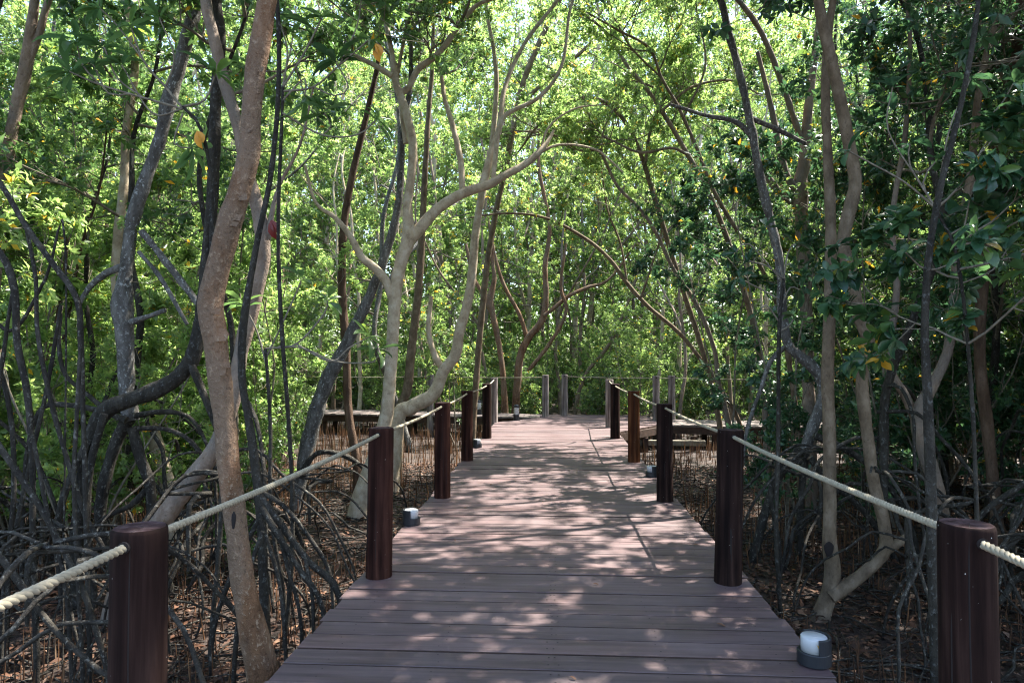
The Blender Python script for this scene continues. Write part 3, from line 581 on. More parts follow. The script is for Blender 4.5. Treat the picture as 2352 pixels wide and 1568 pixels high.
hero("mangrove_tree", "tangle of dark prop roots dropping along the left edge", B_dark, 4.2,
     [(-120, 1500, 48), (-110, 1200, 44), (-100, 800, 40), (-90, 420, 36), (-60, 100, 32)],
     roots=[([(-95, 300, 16), (0, 420, 16), (60, 520, 16), (125, 610, 16), (178, 690, 17), (186, 800, 16), (190, 920, 14), (195, 1080, 14), (200, 1300, 14), (206, 1500, 14)], 4.1),
            ([(-90, 480, 17), (0, 580, 19), (32, 660, 20), (40, 790, 19), (62, 900, 19), (74, 1050, 17), (76, 1250, 17), (84, 1500, 17)], 4.2),
            ([(60, 520, 11), (82, 640, 12), (86, 760, 12), (112, 900, 14), (150, 1040, 14), (195, 1180, 14), (262, 1330, 14)], 4.2),
            ([(-100, 780, 19), (-40, 960, 19), (30, 1070, 19), (90, 1160, 17), (150, 1270, 17), (200, 1380, 16), (250, 1560, 16)], 3.9),
            ([(-100, 700, 16), (-10, 830, 14), (25, 960, 14), (32, 1120, 14), (20, 1300, 14)], 4.4), ([(140, 700, 9), (110, 880, 12), (70, 1060, 12), (40, 1200, 14), (10, 1350, 14)], 4.5),
            ([(-100, 980, 20), (-30, 1220, 20), (40, 1330, 19), (130, 1450, 17), (230, 1540, 16), (300, 1600, 16)], 3.3), ([(75, 1000, 11), (110, 1180, 12), (150, 1340, 12), (165, 1560, 12)], 3.9),
            ([(185, 800, 11), (176, 960, 12), (170, 1120, 12), (180, 1350, 12), (190, 1540, 12)], 3.8), ([(30, 660, 9), (10, 800, 11), (-10, 1000, 11)], 4.3), ([(-80, 620, 11), (20, 760, 11), (105, 640, 9), (150, 560, 6)], 4.6)],
     top=6.5, crown=dict(n=5, L=1.5, zmin=3.6, leaf=M_leaf_big, LL=.12, LW=.045, nleaf=8), seed=17, ground=True)
hero("mangrove_tree", "thin dark stem just right of the reddish trunk with a fan of straight prop roots", B_dark, 4.5,
     [(612, 1480, 30), (604, 1300, 28), (596, 1150, 28), (574, 980, 24), (556, 870, 22), (560, 740, 22), (590, 560, 18), (622, 400, 16), (640, 200, 14), (636, 0, 12)],
     roots=[([(598, 1140, 20), (650, 1210, 20), (710, 1290, 20), (778, 1365, 18)], 4.5), ([(598, 1160, 18), (640, 1230, 18), (690, 1310, 16), (742, 1400, 16)], 4.4), ([(640, 1215, 12), (660, 1300, 12), (690, 1420, 12)], 4.4), ([(600, 1180, 16), (560, 1260, 15), (520, 1350, 15), (490, 1450, 14)], 4.4),
            ([(600, 1130, 14), (650, 1160, 13), (715, 1240, 13), (760, 1330, 12)], 4.8), ([(604, 1220, 14), (560, 1350, 14), (540, 1500, 14)], 4.2), ([(598, 1190, 12), (640, 1330, 12), (655, 1470, 12)], 4.3), ([(700, 1280, 11), (715, 1350, 11), (720, 1430, 11)], 4.4)],
     top=6.5, crown=dict(n=4, L=1.2, zmin=4.4), seed=18, rough=.1)
# --- centre
hero("mangrove_tree", "pale smooth forked tree left of the deck with one limb reaching over the walk", B_pale, 8.7,
     [(818, 1200, 68), (838, 1120, 55), (868, 1030, 45), (888, 950, 40), (897, 850, 37), (905, 720, 36), (911, 650, 37), (922, 600, 37), (938, 545, 40), (936, 470, 28), (945, 400, 26), (948, 330, 25), (936, 270, 25), (920, 220, 23), (908, 185, 22), (900, 120, 15), (888, 60, 15), (886, 0, 13)],
     limbs=[([(930, 560, 39), (960, 530, 36), (1000, 485, 32), (1060, 445, 30), (1120, 425, 27), (1165, 400, 23), (1205, 378, 21), (1238, 350, 19), (1258, 325, 13), (1272, 300, 8)], (8.7, 9.3)),
            ([(1132, 415, 14), (1138, 360, 14), (1146, 300, 14), (1165, 262, 13), (1240, 222, 12), (1290, 150, 10), (1308, 30, 9), (1325, -40, 8)], (9.0, 9.3), 8.0),
            ([(1236, 352, 9), (1290, 332, 7), (1370, 345, 6), (1430, 395, 4)], 9.2), ([(1240, 348, 8), (1262, 290, 6), (1320, 250, 5), (1390, 240, 4)], 9.2), ([(1062, 440, 19), (1058, 370, 18), (1040, 290, 16), (1020, 220, 13), (1010, 130, 10)], (8.9, 9.2)), ([(1108, 424, 23), (1130, 345, 21), (1148, 290, 18), (1160, 200, 14), (1205, 100, 12), (1280, 0, 11)], (9.0, 9.8), 8.5),
            ([(903, 690, 27), (886, 645, 27), (860, 615, 25), (830, 590, 23), (806, 545, 19), (770, 500, 14), (725, 465, 10), (700, 380, 8)], (8.7, 8.3)), ([(918, 215, 21), (940, 200, 18), (960, 160, 19), (1010, 120, 18), (1060, 50, 16), (1100, 10, 12), (1160, -10, 9)], (8.7, 8.9)),
            ([(900, 175, 19), (860, 150, 16), (800, 120, 12), (740, 80, 9)], 8.6), ([(932, 330, 16), (920, 240, 12), (912, 185, 12), (930, 80, 10), (945, 0, 9)], 8.8)],
     top=9, crown=dict(n=4, L=1.1, zmin=5.2, LL=.085, LW=.036), seed=21, rough=.05, sides=16)
hero("mangrove_tree", "pale trunk that creeps low and then bends up in an elbow behind a red post", B_pale, 10.3,
     [(912, 965, 46), (945, 935, 44), (990, 910, 40), (1008, 880, 36), (1020, 850, 34), (1045, 815, 34), (1056, 760, 30), (1075, 690, 28), (1086, 610, 26), (1092, 540, 24), (1108, 440, 22), (1128, 350, 18), (1140, 200, 14)],
     limbs=[([(1025, 855, 22), (1000, 820, 20), (985, 760, 16), (990, 680, 12)], 10.5)], top=10, crown=dict(n=4, L=1.4, zmin=7), seed=22, rough=.07)
hero("mangrove_tree", "slim mossy green trunk standing between the two pale trees", B_tan, 11.0,
     [(918, 950, 30), (936, 890, 28), (945, 800, 26), (960, 680, 24), (968, 560, 22), (975, 420, 18), (985, 250, 15)], top=10, crown=dict(n=4, L=1.4, zmin=7), seed=23)
hero("mangrove_tree", "grey lichened trunk leaning right behind the left shrubs", B_grey, 9.0,
     [(672, 1180, 34), (692, 1100, 38), (710, 1010, 44), (740, 900, 44), (790, 800, 36), (840, 700, 30), (880, 600, 26), (915, 470, 22), (925, 300, 18)], roots=[([(690, 1090, 20), (730, 1040, 16), (800, 1050, 14), (850, 1100, 12)], 8.9)], top=9, crown=dict(n=4, L=1.3, zmin=6.4), seed=24, rough=.12)
hero("mangrove_tree", "brown straight stem left of the pale forked tree", B_brown, 9.6,
     [(818, 1060, 24), (800, 940, 24), (795, 800, 24), (785, 660, 24), (790, 520, 22), (810, 400, 20), (850, 230, 16)], top=9, crown=dict(n=4, L=1.3, zmin=6.6), seed=25)
hero("mangrove_tree", "knotted reddish trunk at the far bend behind the crossing walk", B_red, 18.9,
     [(1160, 955, 23), (1158, 900, 18), (1152, 830, 17), (1140, 760, 17), (1130, 715, 20), (1124, 690, 25), (1135, 640, 13), (1130, 560, 11), (1150, 420, 10)], limbs=[([(1122, 700, 13), (1100, 660, 11), (1085, 630, 11), (1070, 560, 8)], 18.9)], top=11, crown=dict(n=5, L=1.9, zmin=5.5, leaf=M_leaf_lit), seed=26, rough=.1)
hero("mangrove_tree", "orange brown forked trunk at the far bend, left of the paired grey posts", B_red, 19.3,
     [(1184, 950, 25), (1188, 880, 23), (1196, 815, 22), (1215, 775, 22), (1245, 735, 20), (1254, 680, 17), (1252, 610, 15), (1262, 520, 11), (1240, 400, 10)],
     limbs=[([(1250, 725, 12), (1275, 705, 11), (1310, 678, 11), (1350, 660, 10), (1400, 640, 7), (1460, 560, 5)], 19.2), ([(1210, 775, 15), (1192, 720, 12), (1160, 660, 11), (1140, 600, 9), (1120, 500, 7)], 19.5), ([(1215, 850, 11), (1265, 785, 11), (1300, 715, 11), (1288, 655, 9), (1300, 560, 7)], 19.1)], top=11, crown=dict(n=4, L=1.9, zmin=5.5, leaf=M_leaf_lit), seed=27)
# --- right of centre, leaning over the walk
hero("mangrove_tree", "slender tree right of the walk whose stem arches left over the deck", B_tan, 13.0,
     [(1700, 975, 13), (1650, 885, 12), (1570, 775, 12), (1490, 705, 12), (1440, 650, 12), (1400, 595, 11), (1340, 545, 10), (1250, 500, 8), (1160, 490, 6), (1080, 500, 4)], limbs=[([(1440, 650, 7), (1425, 560, 6), (1395, 480, 5), (1380, 380, 4)], 13.0), ([(1470, 690, 7), (1500, 600, 6), (1520, 520, 5), (1500, 420, 4)], 13.0)], crown=dict(n=4, L=.9, zmin=3.9, r=.012, fr=.3, leaf=M_leaf_lit), seed=31, rough=.05)
hero("mangrove_tree", "long pale stem right of the walk leaning left and bending at the top", B_buff, 11.8,
     [(1672, 965, 16), (1650, 880, 14), (1640, 800, 13), (1600, 700, 13), (1545, 615, 12), (1510, 540, 11), (1470, 480, 10), (1420, 430, 9), (1390, 370, 9), (1375, 345, 8), (1330, 345, 7), (1270, 310, 6), (1180, 300, 4)], limbs=[([(1380, 355, 7), (1390, 290, 6), (1440, 200, 5), (1500, 90, 4)], 11.8)], crown=dict(n=4, L=1.0, zmin=4.9, r=.014, fr=.3, leaf=M_leaf_lit), seed=32)
hero("mangrove_tree", "thin tan stem right of the walk sweeping up and left out of the top", B_tan, 10.2,
     [(1830, 960, 16), (1790, 720, 13), (1735, 590, 12), (1700, 540, 12), (1640, 440, 12), (1600, 340, 11), (1560, 250, 10), (1520, 180, 9), (1490, 110, 8), (1420, 70, 7), (1350, 30, 5)], limbs=[([(1520, 180, 6), (1450, 110, 6), (1410, 40, 5)], 10.2), ([(1570, 270, 7), (1620, 150, 6), (1600, 20, 5)], 10.0, 8)], top=None, crown=dict(n=4, L=1.1, zmin=5.4, r=.014, fr=.35, leaf=M_leaf_lit), seed=33)
hero("mangrove_tree", "thin leaning stem low in the thicket right of the orange brown post", B_tan, 19.8,
     [(1340, 870, 11), (1400, 790, 10), (1440, 700, 9), (1480, 600, 8), (1560, 500, 7)], top=9, crown=dict(n=5, L=1.7, zmin=4.5, leaf=M_leaf_lit), seed=34)
hero("mangrove_tree", "thin tan stem behind the pale forked tree, leaning right out of the top", B_tan, 13.2,
     [(1088, 950, 20), (1120, 600, 18), (1168, 350, 17), (1198, 205, 17), (1236, 105, 16), (1285, 0, 14), (1320, -80, 12)], limbs=[([(1178, 300, 12), (1205, 235, 12), (1262, 180, 12), (1330, 125, 11), (1400, 60, 10), (1450, 40, 7)], 13.1)], top=None, crown=dict(n=6, L=1.1, zmin=5.4, r=.013, fr=.4, leaf=M_leaf_lit), seed=35)
hero("mangrove_tree", "thin pale stem right of the walk arching far left above the others", B_tan, 12.4,
     [(1650, 955, 16), (1612, 800, 15), (1560, 640, 15), (1508, 470, 14), (1462, 330, 13), (1410, 250, 12), (1350, 225, 11), (1290, 245, 9), (1235, 290, 7), (1190, 350, 5)], limbs=[([(1480, 390, 9), (1500, 280, 9), (1560, 160, 8), (1590, 40, 7)], 12.3), ([(1405, 248, 9), (1440, 190, 8), (1500, 200, 7), (1560, 240, 6)], 12.3)], crown=dict(n=7, L=.9, zmin=4.6, r=.011, fr=.3, leaf=M_leaf_lit), seed=36)
hero("mangrove_tree", "thin buff stem right of the walk crossing the others as it leans left", B_buff, 11.2,
     [(1758, 960, 18), (1742, 800, 17), (1700, 640, 16), (1640, 470, 15), (1565, 330, 14), (1500, 225, 12), (1440, 150, 11), (1395, 80, 10), (1330, 20, 8)], limbs=[([(1580, 355, 10), (1540, 340, 9), (1470, 350, 8), (1400, 320, 6)], 11.1), ([(1520, 255, 9), (1590, 200, 8), (1680, 185, 7), (1740, 215, 5)], 11.0)], crown=dict(n=6, L=1.0, zmin=5.0, r=.011, fr=.3, leaf=M_leaf_lit), seed=37)
# --- right side
hero("mangrove_tree", "grey lichened twisted trunk on arching stilt roots behind the second right post", B_grey, 7.2,
     [(1838, 1060, 33), (1860, 1000, 36), (1884, 930, 32), (1890, 880, 33), (1870, 845, 33), (1835, 815, 32), (1808, 785, 28), (1796, 700, 27), (1790, 600, 25), (1768, 500, 27), (1745, 400, 25), (1725, 290, 24), (1702, 180, 22), (1672, 70, 20), (1655, 0, 20)],
     limbs=[([(1732, 320, 18), (1690, 280, 15), (1620, 265, 12), (1540, 240, 9)], 7.2), ([(1720, 270, 16), (1790, 300, 14), (1850, 330, 12)], 7.4), ([(1810, 790, 16), (1770, 830, 14), (1745, 900, 12), (1715, 990, 12), (1700, 1100, 12)], 7.3)],
     roots=[([(1840, 1030, 30), (1790, 1090, 28), (1760, 1170, 28), (1738, 1250, 26), (1722, 1310, 26)], 6.8), ([(1850, 1040, 22), (1840, 1150, 20), (1838, 1270, 20), (1842, 1380, 20)], 6.9), ([(1870, 1000, 22), (1940, 1030, 20), (2020, 1090, 18), (2080, 1180, 16), (2120, 1300, 16)], 7.0), ([(1860, 1050, 20), (1900, 1100, 18), (1990, 1180, 17), (2060, 1290, 16)], 6.8), ([(1840, 1060, 18), (1800, 1060, 16), (1770, 1130, 14), (1790, 1250, 12), (1795, 1380, 12)], 6.6)],
     top=8, crown=dict(n=5, L=1.4, zmin=5.4, LL=.1, LW=.042, leaf=M_leaf_big), seed=41, rough=.16, ground=False)
o2, org2 = hero("mangrove_tree", "tan two stemmed tree beside the right edge with a dark rot hole above its fork", B_tan, 5.35,
     [(1868, 1480, 66), (1884, 1420, 52), (1905, 1360, 46), (1912, 1310, 44), (1905, 1240, 40), (1906, 1150, 36), (1905, 1000, 36), (1901, 860, 35), (1905, 720, 34), (1908, 580, 32), (1906, 450, 30), (1900, 330, 27), (1896, 200, 25), (1905, 60, 22)],
     limbs=[([(1908, 1370, 40), (1945, 1345, 38), (1990, 1310, 36), (2032, 1262, 36), (2030, 1200, 34), (2008, 1110, 34), (1990, 980, 34), (1980, 880, 35), (1985, 820, 38), (1995, 785, 36), (1972, 720, 36), (1958, 640, 36), (1938, 575, 36), (1942, 520, 37), (1960, 450, 38), (1964, 410, 36), (1950, 330, 34), (1930, 230, 33), (1905, 120, 32), (1885, 30, 30), (1870, -60, 28)], (5.3, 5.1), 6.8), ([(1905, 100, 20), (1840, -120, 18), (1660, -300, 15), (1420, -400, 12), (1180, -430, 8)], (5.3, 6.4)), ([(1900, -20, 18), (1980, -220, 14), (2100, -380, 9)], (5.2, 5.8)), ([(2030, 1265, 30), (2055, 1250, 28), (2085, 1232, 20)], 5.3)],  # the two overhead limbs are unseen, added to cast shade on the deck
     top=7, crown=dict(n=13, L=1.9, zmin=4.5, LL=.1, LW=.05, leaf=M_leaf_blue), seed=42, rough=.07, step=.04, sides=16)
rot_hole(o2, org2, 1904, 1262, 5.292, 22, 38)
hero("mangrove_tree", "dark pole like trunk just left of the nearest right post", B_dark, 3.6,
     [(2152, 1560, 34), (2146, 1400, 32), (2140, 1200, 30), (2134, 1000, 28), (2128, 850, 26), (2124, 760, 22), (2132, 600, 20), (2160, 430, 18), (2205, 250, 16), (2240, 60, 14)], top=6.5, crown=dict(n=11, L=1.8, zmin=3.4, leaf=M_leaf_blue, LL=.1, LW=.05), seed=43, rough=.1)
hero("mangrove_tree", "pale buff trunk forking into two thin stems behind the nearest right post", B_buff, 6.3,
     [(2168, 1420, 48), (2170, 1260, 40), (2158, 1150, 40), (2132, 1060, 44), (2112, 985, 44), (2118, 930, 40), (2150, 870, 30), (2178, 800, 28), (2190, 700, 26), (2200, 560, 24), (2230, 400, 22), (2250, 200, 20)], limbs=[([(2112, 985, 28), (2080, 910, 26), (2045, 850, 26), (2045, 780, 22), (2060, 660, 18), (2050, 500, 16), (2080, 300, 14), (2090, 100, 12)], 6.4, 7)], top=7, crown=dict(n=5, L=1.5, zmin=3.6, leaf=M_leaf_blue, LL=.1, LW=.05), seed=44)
hero("mangrove_tree", "peeling tan trunk with a forked head beyond the dark twisted trunk", B_buff, 9.2,
     [(1860, 1020, 36), (1856, 850, 36), (1852, 700, 36), (1845, 560, 38), (1838, 430, 40), (1845, 380, 34), (1852, 300, 28), (1865, 180, 22), (1880, 60, 18)], limbs=[([(1838, 440, 24), (1810, 410, 22), (1790, 340, 20), (1770, 240, 16), (1740, 120, 12)], 9.2), ([(1848, 340, 18), (1740, 60, 16), (1600, -70, 13), (1430, -130, 10), (1250, -150, 6)], (9.2, 8.4)), ([(1840, 470, 20), (1800, 450, 20), (1760, 400, 18), (1740, 330, 14)], 9.3)], top=8.5, crown=dict(n=5, L=1.4, zmin=6.2), seed=45, rough=.12)  # the long limb out over the walk is added for its shade
hero("mangrove_tree", "red brown trunk deep in the shade at the right edge", B_brown, 6.8,
     [(2290, 1200, 34), (2270, 1000, 32), (2250, 800, 30), (2262, 600, 30), (2280, 400, 28), (2330, 150, 28), (2345, 0, 26)], top=7.5, crown=dict(n=6, L=1.6, zmin=3.0, leaf=M_leaf_blue, LL=.1, LW=.05), seed=46)

# ------------------------------------------------------------------ near sprays of large leaves (belong to saplings standing in the mud)
def spray(name, label, stem, dd, twigs, leafmat, L, W, nleaf, seed, mat=B_twig, rosd=None, lod='hi', extra=None):
    g = np.random.default_rng(seed); T = to_ground(path3(stem, dd), 1.1); S = smooth_path(T, .06); org = np.array([S[0][0], S[0][1], GZ]); o = tag(empty(name, org), label, "sapling")
    S[:, :2] += .035 * np.sin(np.linspace(0, 9, len(S)) + seed)[:, None] * np.linspace(1, 0, len(S))[:, None]; mb = MB(); tube(mb, S, 8, .12, seed); mb.build("stem", B_dark, o, origin=org); P = []; A = []; tw = MB()
    for tp in twigs:
        Q = smooth_path(path3(tp, dd), .05); tube(tw, Q, 6, .05, seed + 1); P.append(Q[-1][:3]); A.append(unit(Q[-1][:3] - Q[-4][:3]) + np.array([0, 0, .35]))
    tw.build("twigs", mat, o, origin=org)
    if extra:
        gr = Grow(seed + 50); 
        for q in range(extra['n']):
            i = int(g.integers(int(len(S) * extra['lo']), len(S))); gr.branch(S[i][:3], unit(np.array([*g.normal(0, 1, 2), g.uniform(.05, .7)]) + rgt * extra.get('bias', 0)), extra['L'] * g.uniform(.6, 1.2), .008, 0, extra['spec'])
        gr.wood(tw2 := MB()); tw2.build("twigs", mat, o, origin=org); P += gr.tip; A += gr.tdir
    lf = MB(); rosettes(lf, np.array(P), np.array(A), g, nleaf, L, W, lod, spread=(.8, 1.55), droop=.4, jitter=.012); lf.build("crown", leafmat, o, origin=org); return o
Wt = lambda *p: [(x, y, w_) for x, y, w_ in p]
spray("sapling", "big lance leaved spray hanging across the top left corner on thin dark twigs", [(500, 1200, 14), (492, 800, 13), (488, 450, 12), (462, 300, 10), (420, 245, 9)], 4.6,
      [Wt((420, 250, 8), (330, 225, 7), (230, 195, 6), (160, 165, 5)), Wt((420, 250, 8), (380, 200, 7), (330, 140, 6), (300, 60, 5)), Wt((330, 225, 6), (270, 180, 5), (240, 110, 5)), Wt((230, 195, 5), (190, 150, 5), (175, 95, 4)),
       Wt((420, 245, 8), (470, 230, 6), (495, 170, 5)), Wt((300, 215, 5), (250, 215, 5), (215, 150, 4)), Wt((380, 200, 6), (400, 130, 5), (365, 40, 4)), Wt((420, 250, 6), (350, 260, 5), (280, 150, 4)), Wt((420, 260, 6), (400, 330, 5), (440, 340, 4)), Wt((330, 140, 5), (270, 60, 4), (230, 20, 4))], M_leaf_big, .22, .056, 11, 61)
spray("sapling", "lance leaved spray reaching in front of the pale forked tree near the top", [(660, 1330, 13), (660, 900, 12), (640, 500, 11), (650, 200, 9)], 4.8,
      [Wt((650, 210, 7), (720, 200, 6), (780, 150, 5), (850, 90, 5)), Wt((650, 200, 7), (700, 120, 6), (740, 40, 5)), Wt((720, 200, 6), (770, 220, 5), (800, 200, 5), (770, 140, 4)), Wt((648, 260, 7), (740, 310, 6), (820, 310, 5), (865, 275, 5)), Wt((740, 310, 5), (760, 290, 4), (745, 260, 4)), Wt((650, 230, 6), (700, 180, 5), (700, 220, 4)), Wt((650, 200, 6), (660, 120, 5), (640, 40, 4)), Wt((780, 150, 5), (820, 60, 4), (830, 0, 4))], M_leaf_big, .22, .056, 11, 62)
spray("sapling", "low spray of long leaves between the buff trunk and the pale forked tree", [(640, 1330, 12), (620, 1000, 11), (610, 800, 9)], 4.9,
      [Wt((612, 800, 7), (680, 790, 6), (745, 720, 6), (752, 690, 5)), Wt((680, 790, 6), (760, 830, 5), (800, 800, 5), (845, 775, 4)), Wt((640, 795, 6), (700, 800, 5), (770, 830, 5), (860, 830, 5), (868, 800, 4)), Wt((615, 850, 6), (590, 760, 5), (560, 700, 4)), Wt((612, 820, 6), (650, 740, 5), (690, 650, 5), (690, 640, 4))], M_leaf_big, .18, .05, 9, 63)
spray("sapling", "blue green rosette of oval leaves in front of the crooked tan stem on the right", [(2250, 1250, 12), (2230, 900, 11), (2200, 600, 9), (2150, 480, 8)], 3.9,
      [Wt((2150, 480, 7), (2080, 420, 6), (2000, 375, 5), (1945, 345, 5)), Wt((2160, 500, 6), (2120, 420, 5), (2150, 370, 5)), Wt((2200, 600, 6), (2230, 450, 5), (2250, 390, 5)), Wt((2150, 480, 6), (2090, 380, 5), (2090, 330, 4)), Wt((2180, 540, 6), (2280, 480, 5), (2330, 420, 4)), Wt((2120, 430, 5), (2040, 300, 4), (2050, 200, 4)), Wt((2200, 600, 5), (2130, 620, 5), (2080, 580, 4)), Wt((2210, 650, 6), (2280, 620, 5), (2320, 560, 4)), Wt((2150, 470, 5), (2180, 300, 5), (2230, 180, 4)), Wt((2180, 300, 5), (2280, 260, 4), (2330, 190, 4))], M_leaf_blue, .125, .06, 8, 64,
      extra=dict(n=8, L=.7, lo=.72, bias=1.1, spec=SP(ros=3, kids=(4, 3))))
spray("sapling", "dark leafy sapling drooping beside the dark twisted trunk right of the walk", [(1790, 1330, 13), (1785, 1000, 12), (1790, 760, 11), (1800, 640, 9)], 5.4,
      [Wt((1800, 640, 6), (1760, 610, 5), (1720, 600, 4)), Wt((1795, 690, 6), (1740, 660, 5), (1700, 640, 4)), Wt((1795, 700, 6), (1815, 660, 5), (1835, 665, 4)), Wt((1800, 640, 6), (1810, 580, 5), (1825, 560, 4)), Wt((1790, 740, 6), (1760, 700, 5), (1740, 720, 4)), Wt((1790, 760, 6), (1810, 750, 5), (1825, 730, 4)), Wt((1800, 650, 5), (1780, 560, 4), (1760, 520, 4)), Wt((1800, 650, 5), (1720, 560, 4), (1690, 580, 4))], M_leaf_blue, .15, .055, 10, 65)

M_red = flat_mat("leaf_dead_red", (.13, .012, .01), .4, noise=.3); M_orange = flat_mat("leaf_dead_orange", (.5, .23, .02), .5, noise=.3)
for px, py, d, L, mt, lb in ((622, 505, 5.15, .15, M_red, "dead dark red leaf hanging beside the buff trunk behind the reddish one"), (452, 300, 4.5, .12, M_orange, "orange dying leaf hanging in the upper left beside the dark slender trunk"), (862, 100, 4.75, .13, M_orange, "orange dying leaf hanging under the top spray near the pale forked tree")):
    c = at(px, py, d); mb = MB()
    for k in range(2): leaves(mb, np.array([c + rgt * .004 * k]), np.array([[.18 + .3 * k, .1, -1.0]]), np.array([[-.3 + .8 * k, -1, .1]]), np.array([L * (1 - .3 * k)]), np.array([L * .48]), np.array([.5]), 'hi')
    tag(mb.build("hanging_leaf", mt, origin=c), lb, "leaf").location = c
# ------------------------------------------------------------------ prototype trees, shrubs and saplings, copied through the wood
def proto_tree(name, label, group, H, r, mat, leafmat, spec, nmain, L, zlo, LL, LW, nleaf, seed, lean=.25, lod='mid', fork=False):
    g = np.random.default_rng(seed); k = 9; P = []; x = y = 0.0
    bx, by = g.normal(0, lean, 2)
    for i in range(k):
        f = i / (k - 1); P.append((x, y, -.15 + (H * .86 + .15) * f, r * (1.25 if i == 0 else 1) * (1 - .68 * f))); x += bx * H / 40 + g.normal(0, .2); y += by * H / 40 + g.normal(0, .2)
    S = smooth_path(P, .22); o = tag(empty(name, (0, 0, GZ)), label, "tree", group); mb = MB(); tube(mb, S, 9, .1, seed); gr = Grow(seed)
    paths = [S]
    if fork:
        i = int(len(S) * g.uniform(.22, .4)); q = S[i]; Q = [(q[0], q[1], q[2], q[3] * .75)]; d = unit(np.array([*g.normal(0, 1, 2), 1.6])); p = np.array(q[:3])
        for j in range(6): d = unit(d + g.normal(0, .14, 3) + np.array([0, 0, .15])); p = p + d * H * .11; Q.append((*p, q[3] * .75 * (1 - .13 * j)))
        Q = smooth_path(Q, .22); tube(mb, Q, 8, .1, seed + 2); paths.append(Q)
    mb.build("trunk", mat, o)
    for Q in paths:
        cand = [i for i in range(len(Q)) if Q[i][2] > zlo]
        for q in range(nmain // len(paths)):
            i = cand[-1 - (q % 3)] if q < 3 else int(g.choice(cand)); v = unit(np.array([*g.normal(0, 1, 2), g.uniform(-.1, .7)])); gr.branch(Q[i][:3], v, L * g.uniform(.65, 1.3) * (1 - .35 * max(0, (Q[i][2] - H * .6) / H)), min(.03, Q[i][3] * .6), 0, spec)
    crown_from(gr, o, leafmat, nleaf, LL, LW, lod, np.zeros(3), jitter=.03)
    return o
def copy_tree(o, label=None):
    c = o.copy(); col.objects.link(c)
    for ch in list(o.children):
        d = ch.copy(); col.objects.link(d); d.parent = c
    if label: c["label"] = label
    return c
G_L = "slim trees in the thicket left of the walk"; G_R = "slim trees in the dark thicket right of the walk"; G_F = "trees standing beyond the crossing walk"
A_L = "one of the many slim small leaved trees crowded in the thicket left of the boardwalk"
A_R = "one of the many slim trees crowded in the shaded thicket right of the boardwalk"
A_F = "one of the many bright green trees standing close together beyond the crossing walk"
bushy = SP(ros=5, kids=(6, 5), ratio=(.5, .5)); clumpy = SP(ros=6, kids=(4, 4), spread=(.85, .8), ratio=(.52, .36), scatter=.02)
airy = SP(ros=4, kids=(5, 4), spread=(.8, .9))
PT = [proto_tree("mangrove_tree", A_L, G_L, 9.5, .06, B_brown, M_leaf_lit, clumpy, 14, 1.4, 1.6, .095, .047, 7, 201, fork=True),
      proto_tree("mangrove_tree", A_L, G_L, 8.0, .042, B_tan, M_leaf, clumpy, 15, 1.3, .8, .095, .046, 7, 202),
      proto_tree("mangrove_tree", A_L, G_L, 10.5, .065, B_grey, M_leaf_lit, clumpy, 14, 1.5, 2.0, .095, .047, 7, 203, fork=True)]
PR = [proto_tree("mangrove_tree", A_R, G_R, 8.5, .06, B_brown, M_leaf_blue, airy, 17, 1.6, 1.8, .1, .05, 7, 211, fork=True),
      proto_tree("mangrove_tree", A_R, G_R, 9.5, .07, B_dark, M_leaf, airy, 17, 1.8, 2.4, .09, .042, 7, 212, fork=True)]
PF = [proto_tree("mangrove_tree", A_F, G_F, 12, .075, B_buff, M_leaf_lit, clumpy, 17, 1.9, 1.2, .11, .056, 7, 221, fork=True, lod='lo'),
      proto_tree("mangrove_tree", A_F, G_F, 9.5, .05, B_tan, M_leaf_lit, clumpy, 17, 1.7, .5, .11, .056, 7, 222, lod='lo'),
      proto_tree("mangrove_tree", A_F, G_F, 15.0, .09, B_pale, M_leaf_lit, clumpy, 22, 2.2, 3.0, .115, .058, 7, 223, fork=True, lod='lo')]
def cross_y(x): return float(np.interp(x, [-24, -16, -10, -3, 2.4, 8, 24], [26.8, 23.1, 19.5, 18.4, 16.5, 15.8, 14.2]))
def blocked(x, y, m=0.0):
    if abs(x) < 1.75 + m and y < 18.5: return True
    if abs(y - cross_y(x)) < 1.3 + m: return True
    return False
used = [(a, b) for a, b in HEROES]
def place(proto, n, xr, yr, dmin, seed, cond, srange=(.85, 1.15), tries=4000, dist_scale=(1, 0, 0)):
    g = np.random.default_rng(seed); done = 0; first = {id(p): True for p in proto}
    for _ in range(tries):
        if done >= n: break
        x, y = g.uniform(*xr), g.uniform(*yr)
        if blocked(x, y) or not cond(x, y): continue
        if any((x - a) ** 2 + (y - b) ** 2 < dmin ** 2 for a, b in used): continue
        used.append((x, y)); p = proto[done % len(proto)]
        o = p if first[id(p)] else copy_tree(p); first[id(p)] = False
        s = g.uniform(*srange) * min(1.5, dist_scale[0] + dist_scale[1] * max(0, y - dist_scale[2])) ; o.location = (x, y, GZ); o.rotation_euler = (g.normal(0, .03), g.normal(0, .03), g.uniform(0, 6.28)); o.scale = (s, s, s * g.uniform(.92, 1.1)); done += 1
    return done
clear_l = lambda x, y: y > 7.5 and -.41 < x / y < -.15
infr = lambda x, y: abs(x) < y * .9 + 1.2
n1 = place(PT, 33, (-17, -2.4), (2.5, 22), 1.35, 301, lambda x, y: (y > 7.5 or x < -y * .85 - .8) and y < cross_y(x), dist_scale=(.6, .04, 6))
n2 = place(PR, 36, (2.3, 17), (0.5, 14), 1.3, 302, lambda x, y: (y > 5.5 or x > y * .7 + 1.2) and y < cross_y(x), dist_scale=(.85, .035, 6))
n3 = place(PF, 108, (-26, 26), (16, 37), 1.75, 303, lambda x, y: y > cross_y(x) and infr(x, y), dist_scale=(.68, .06, 19))
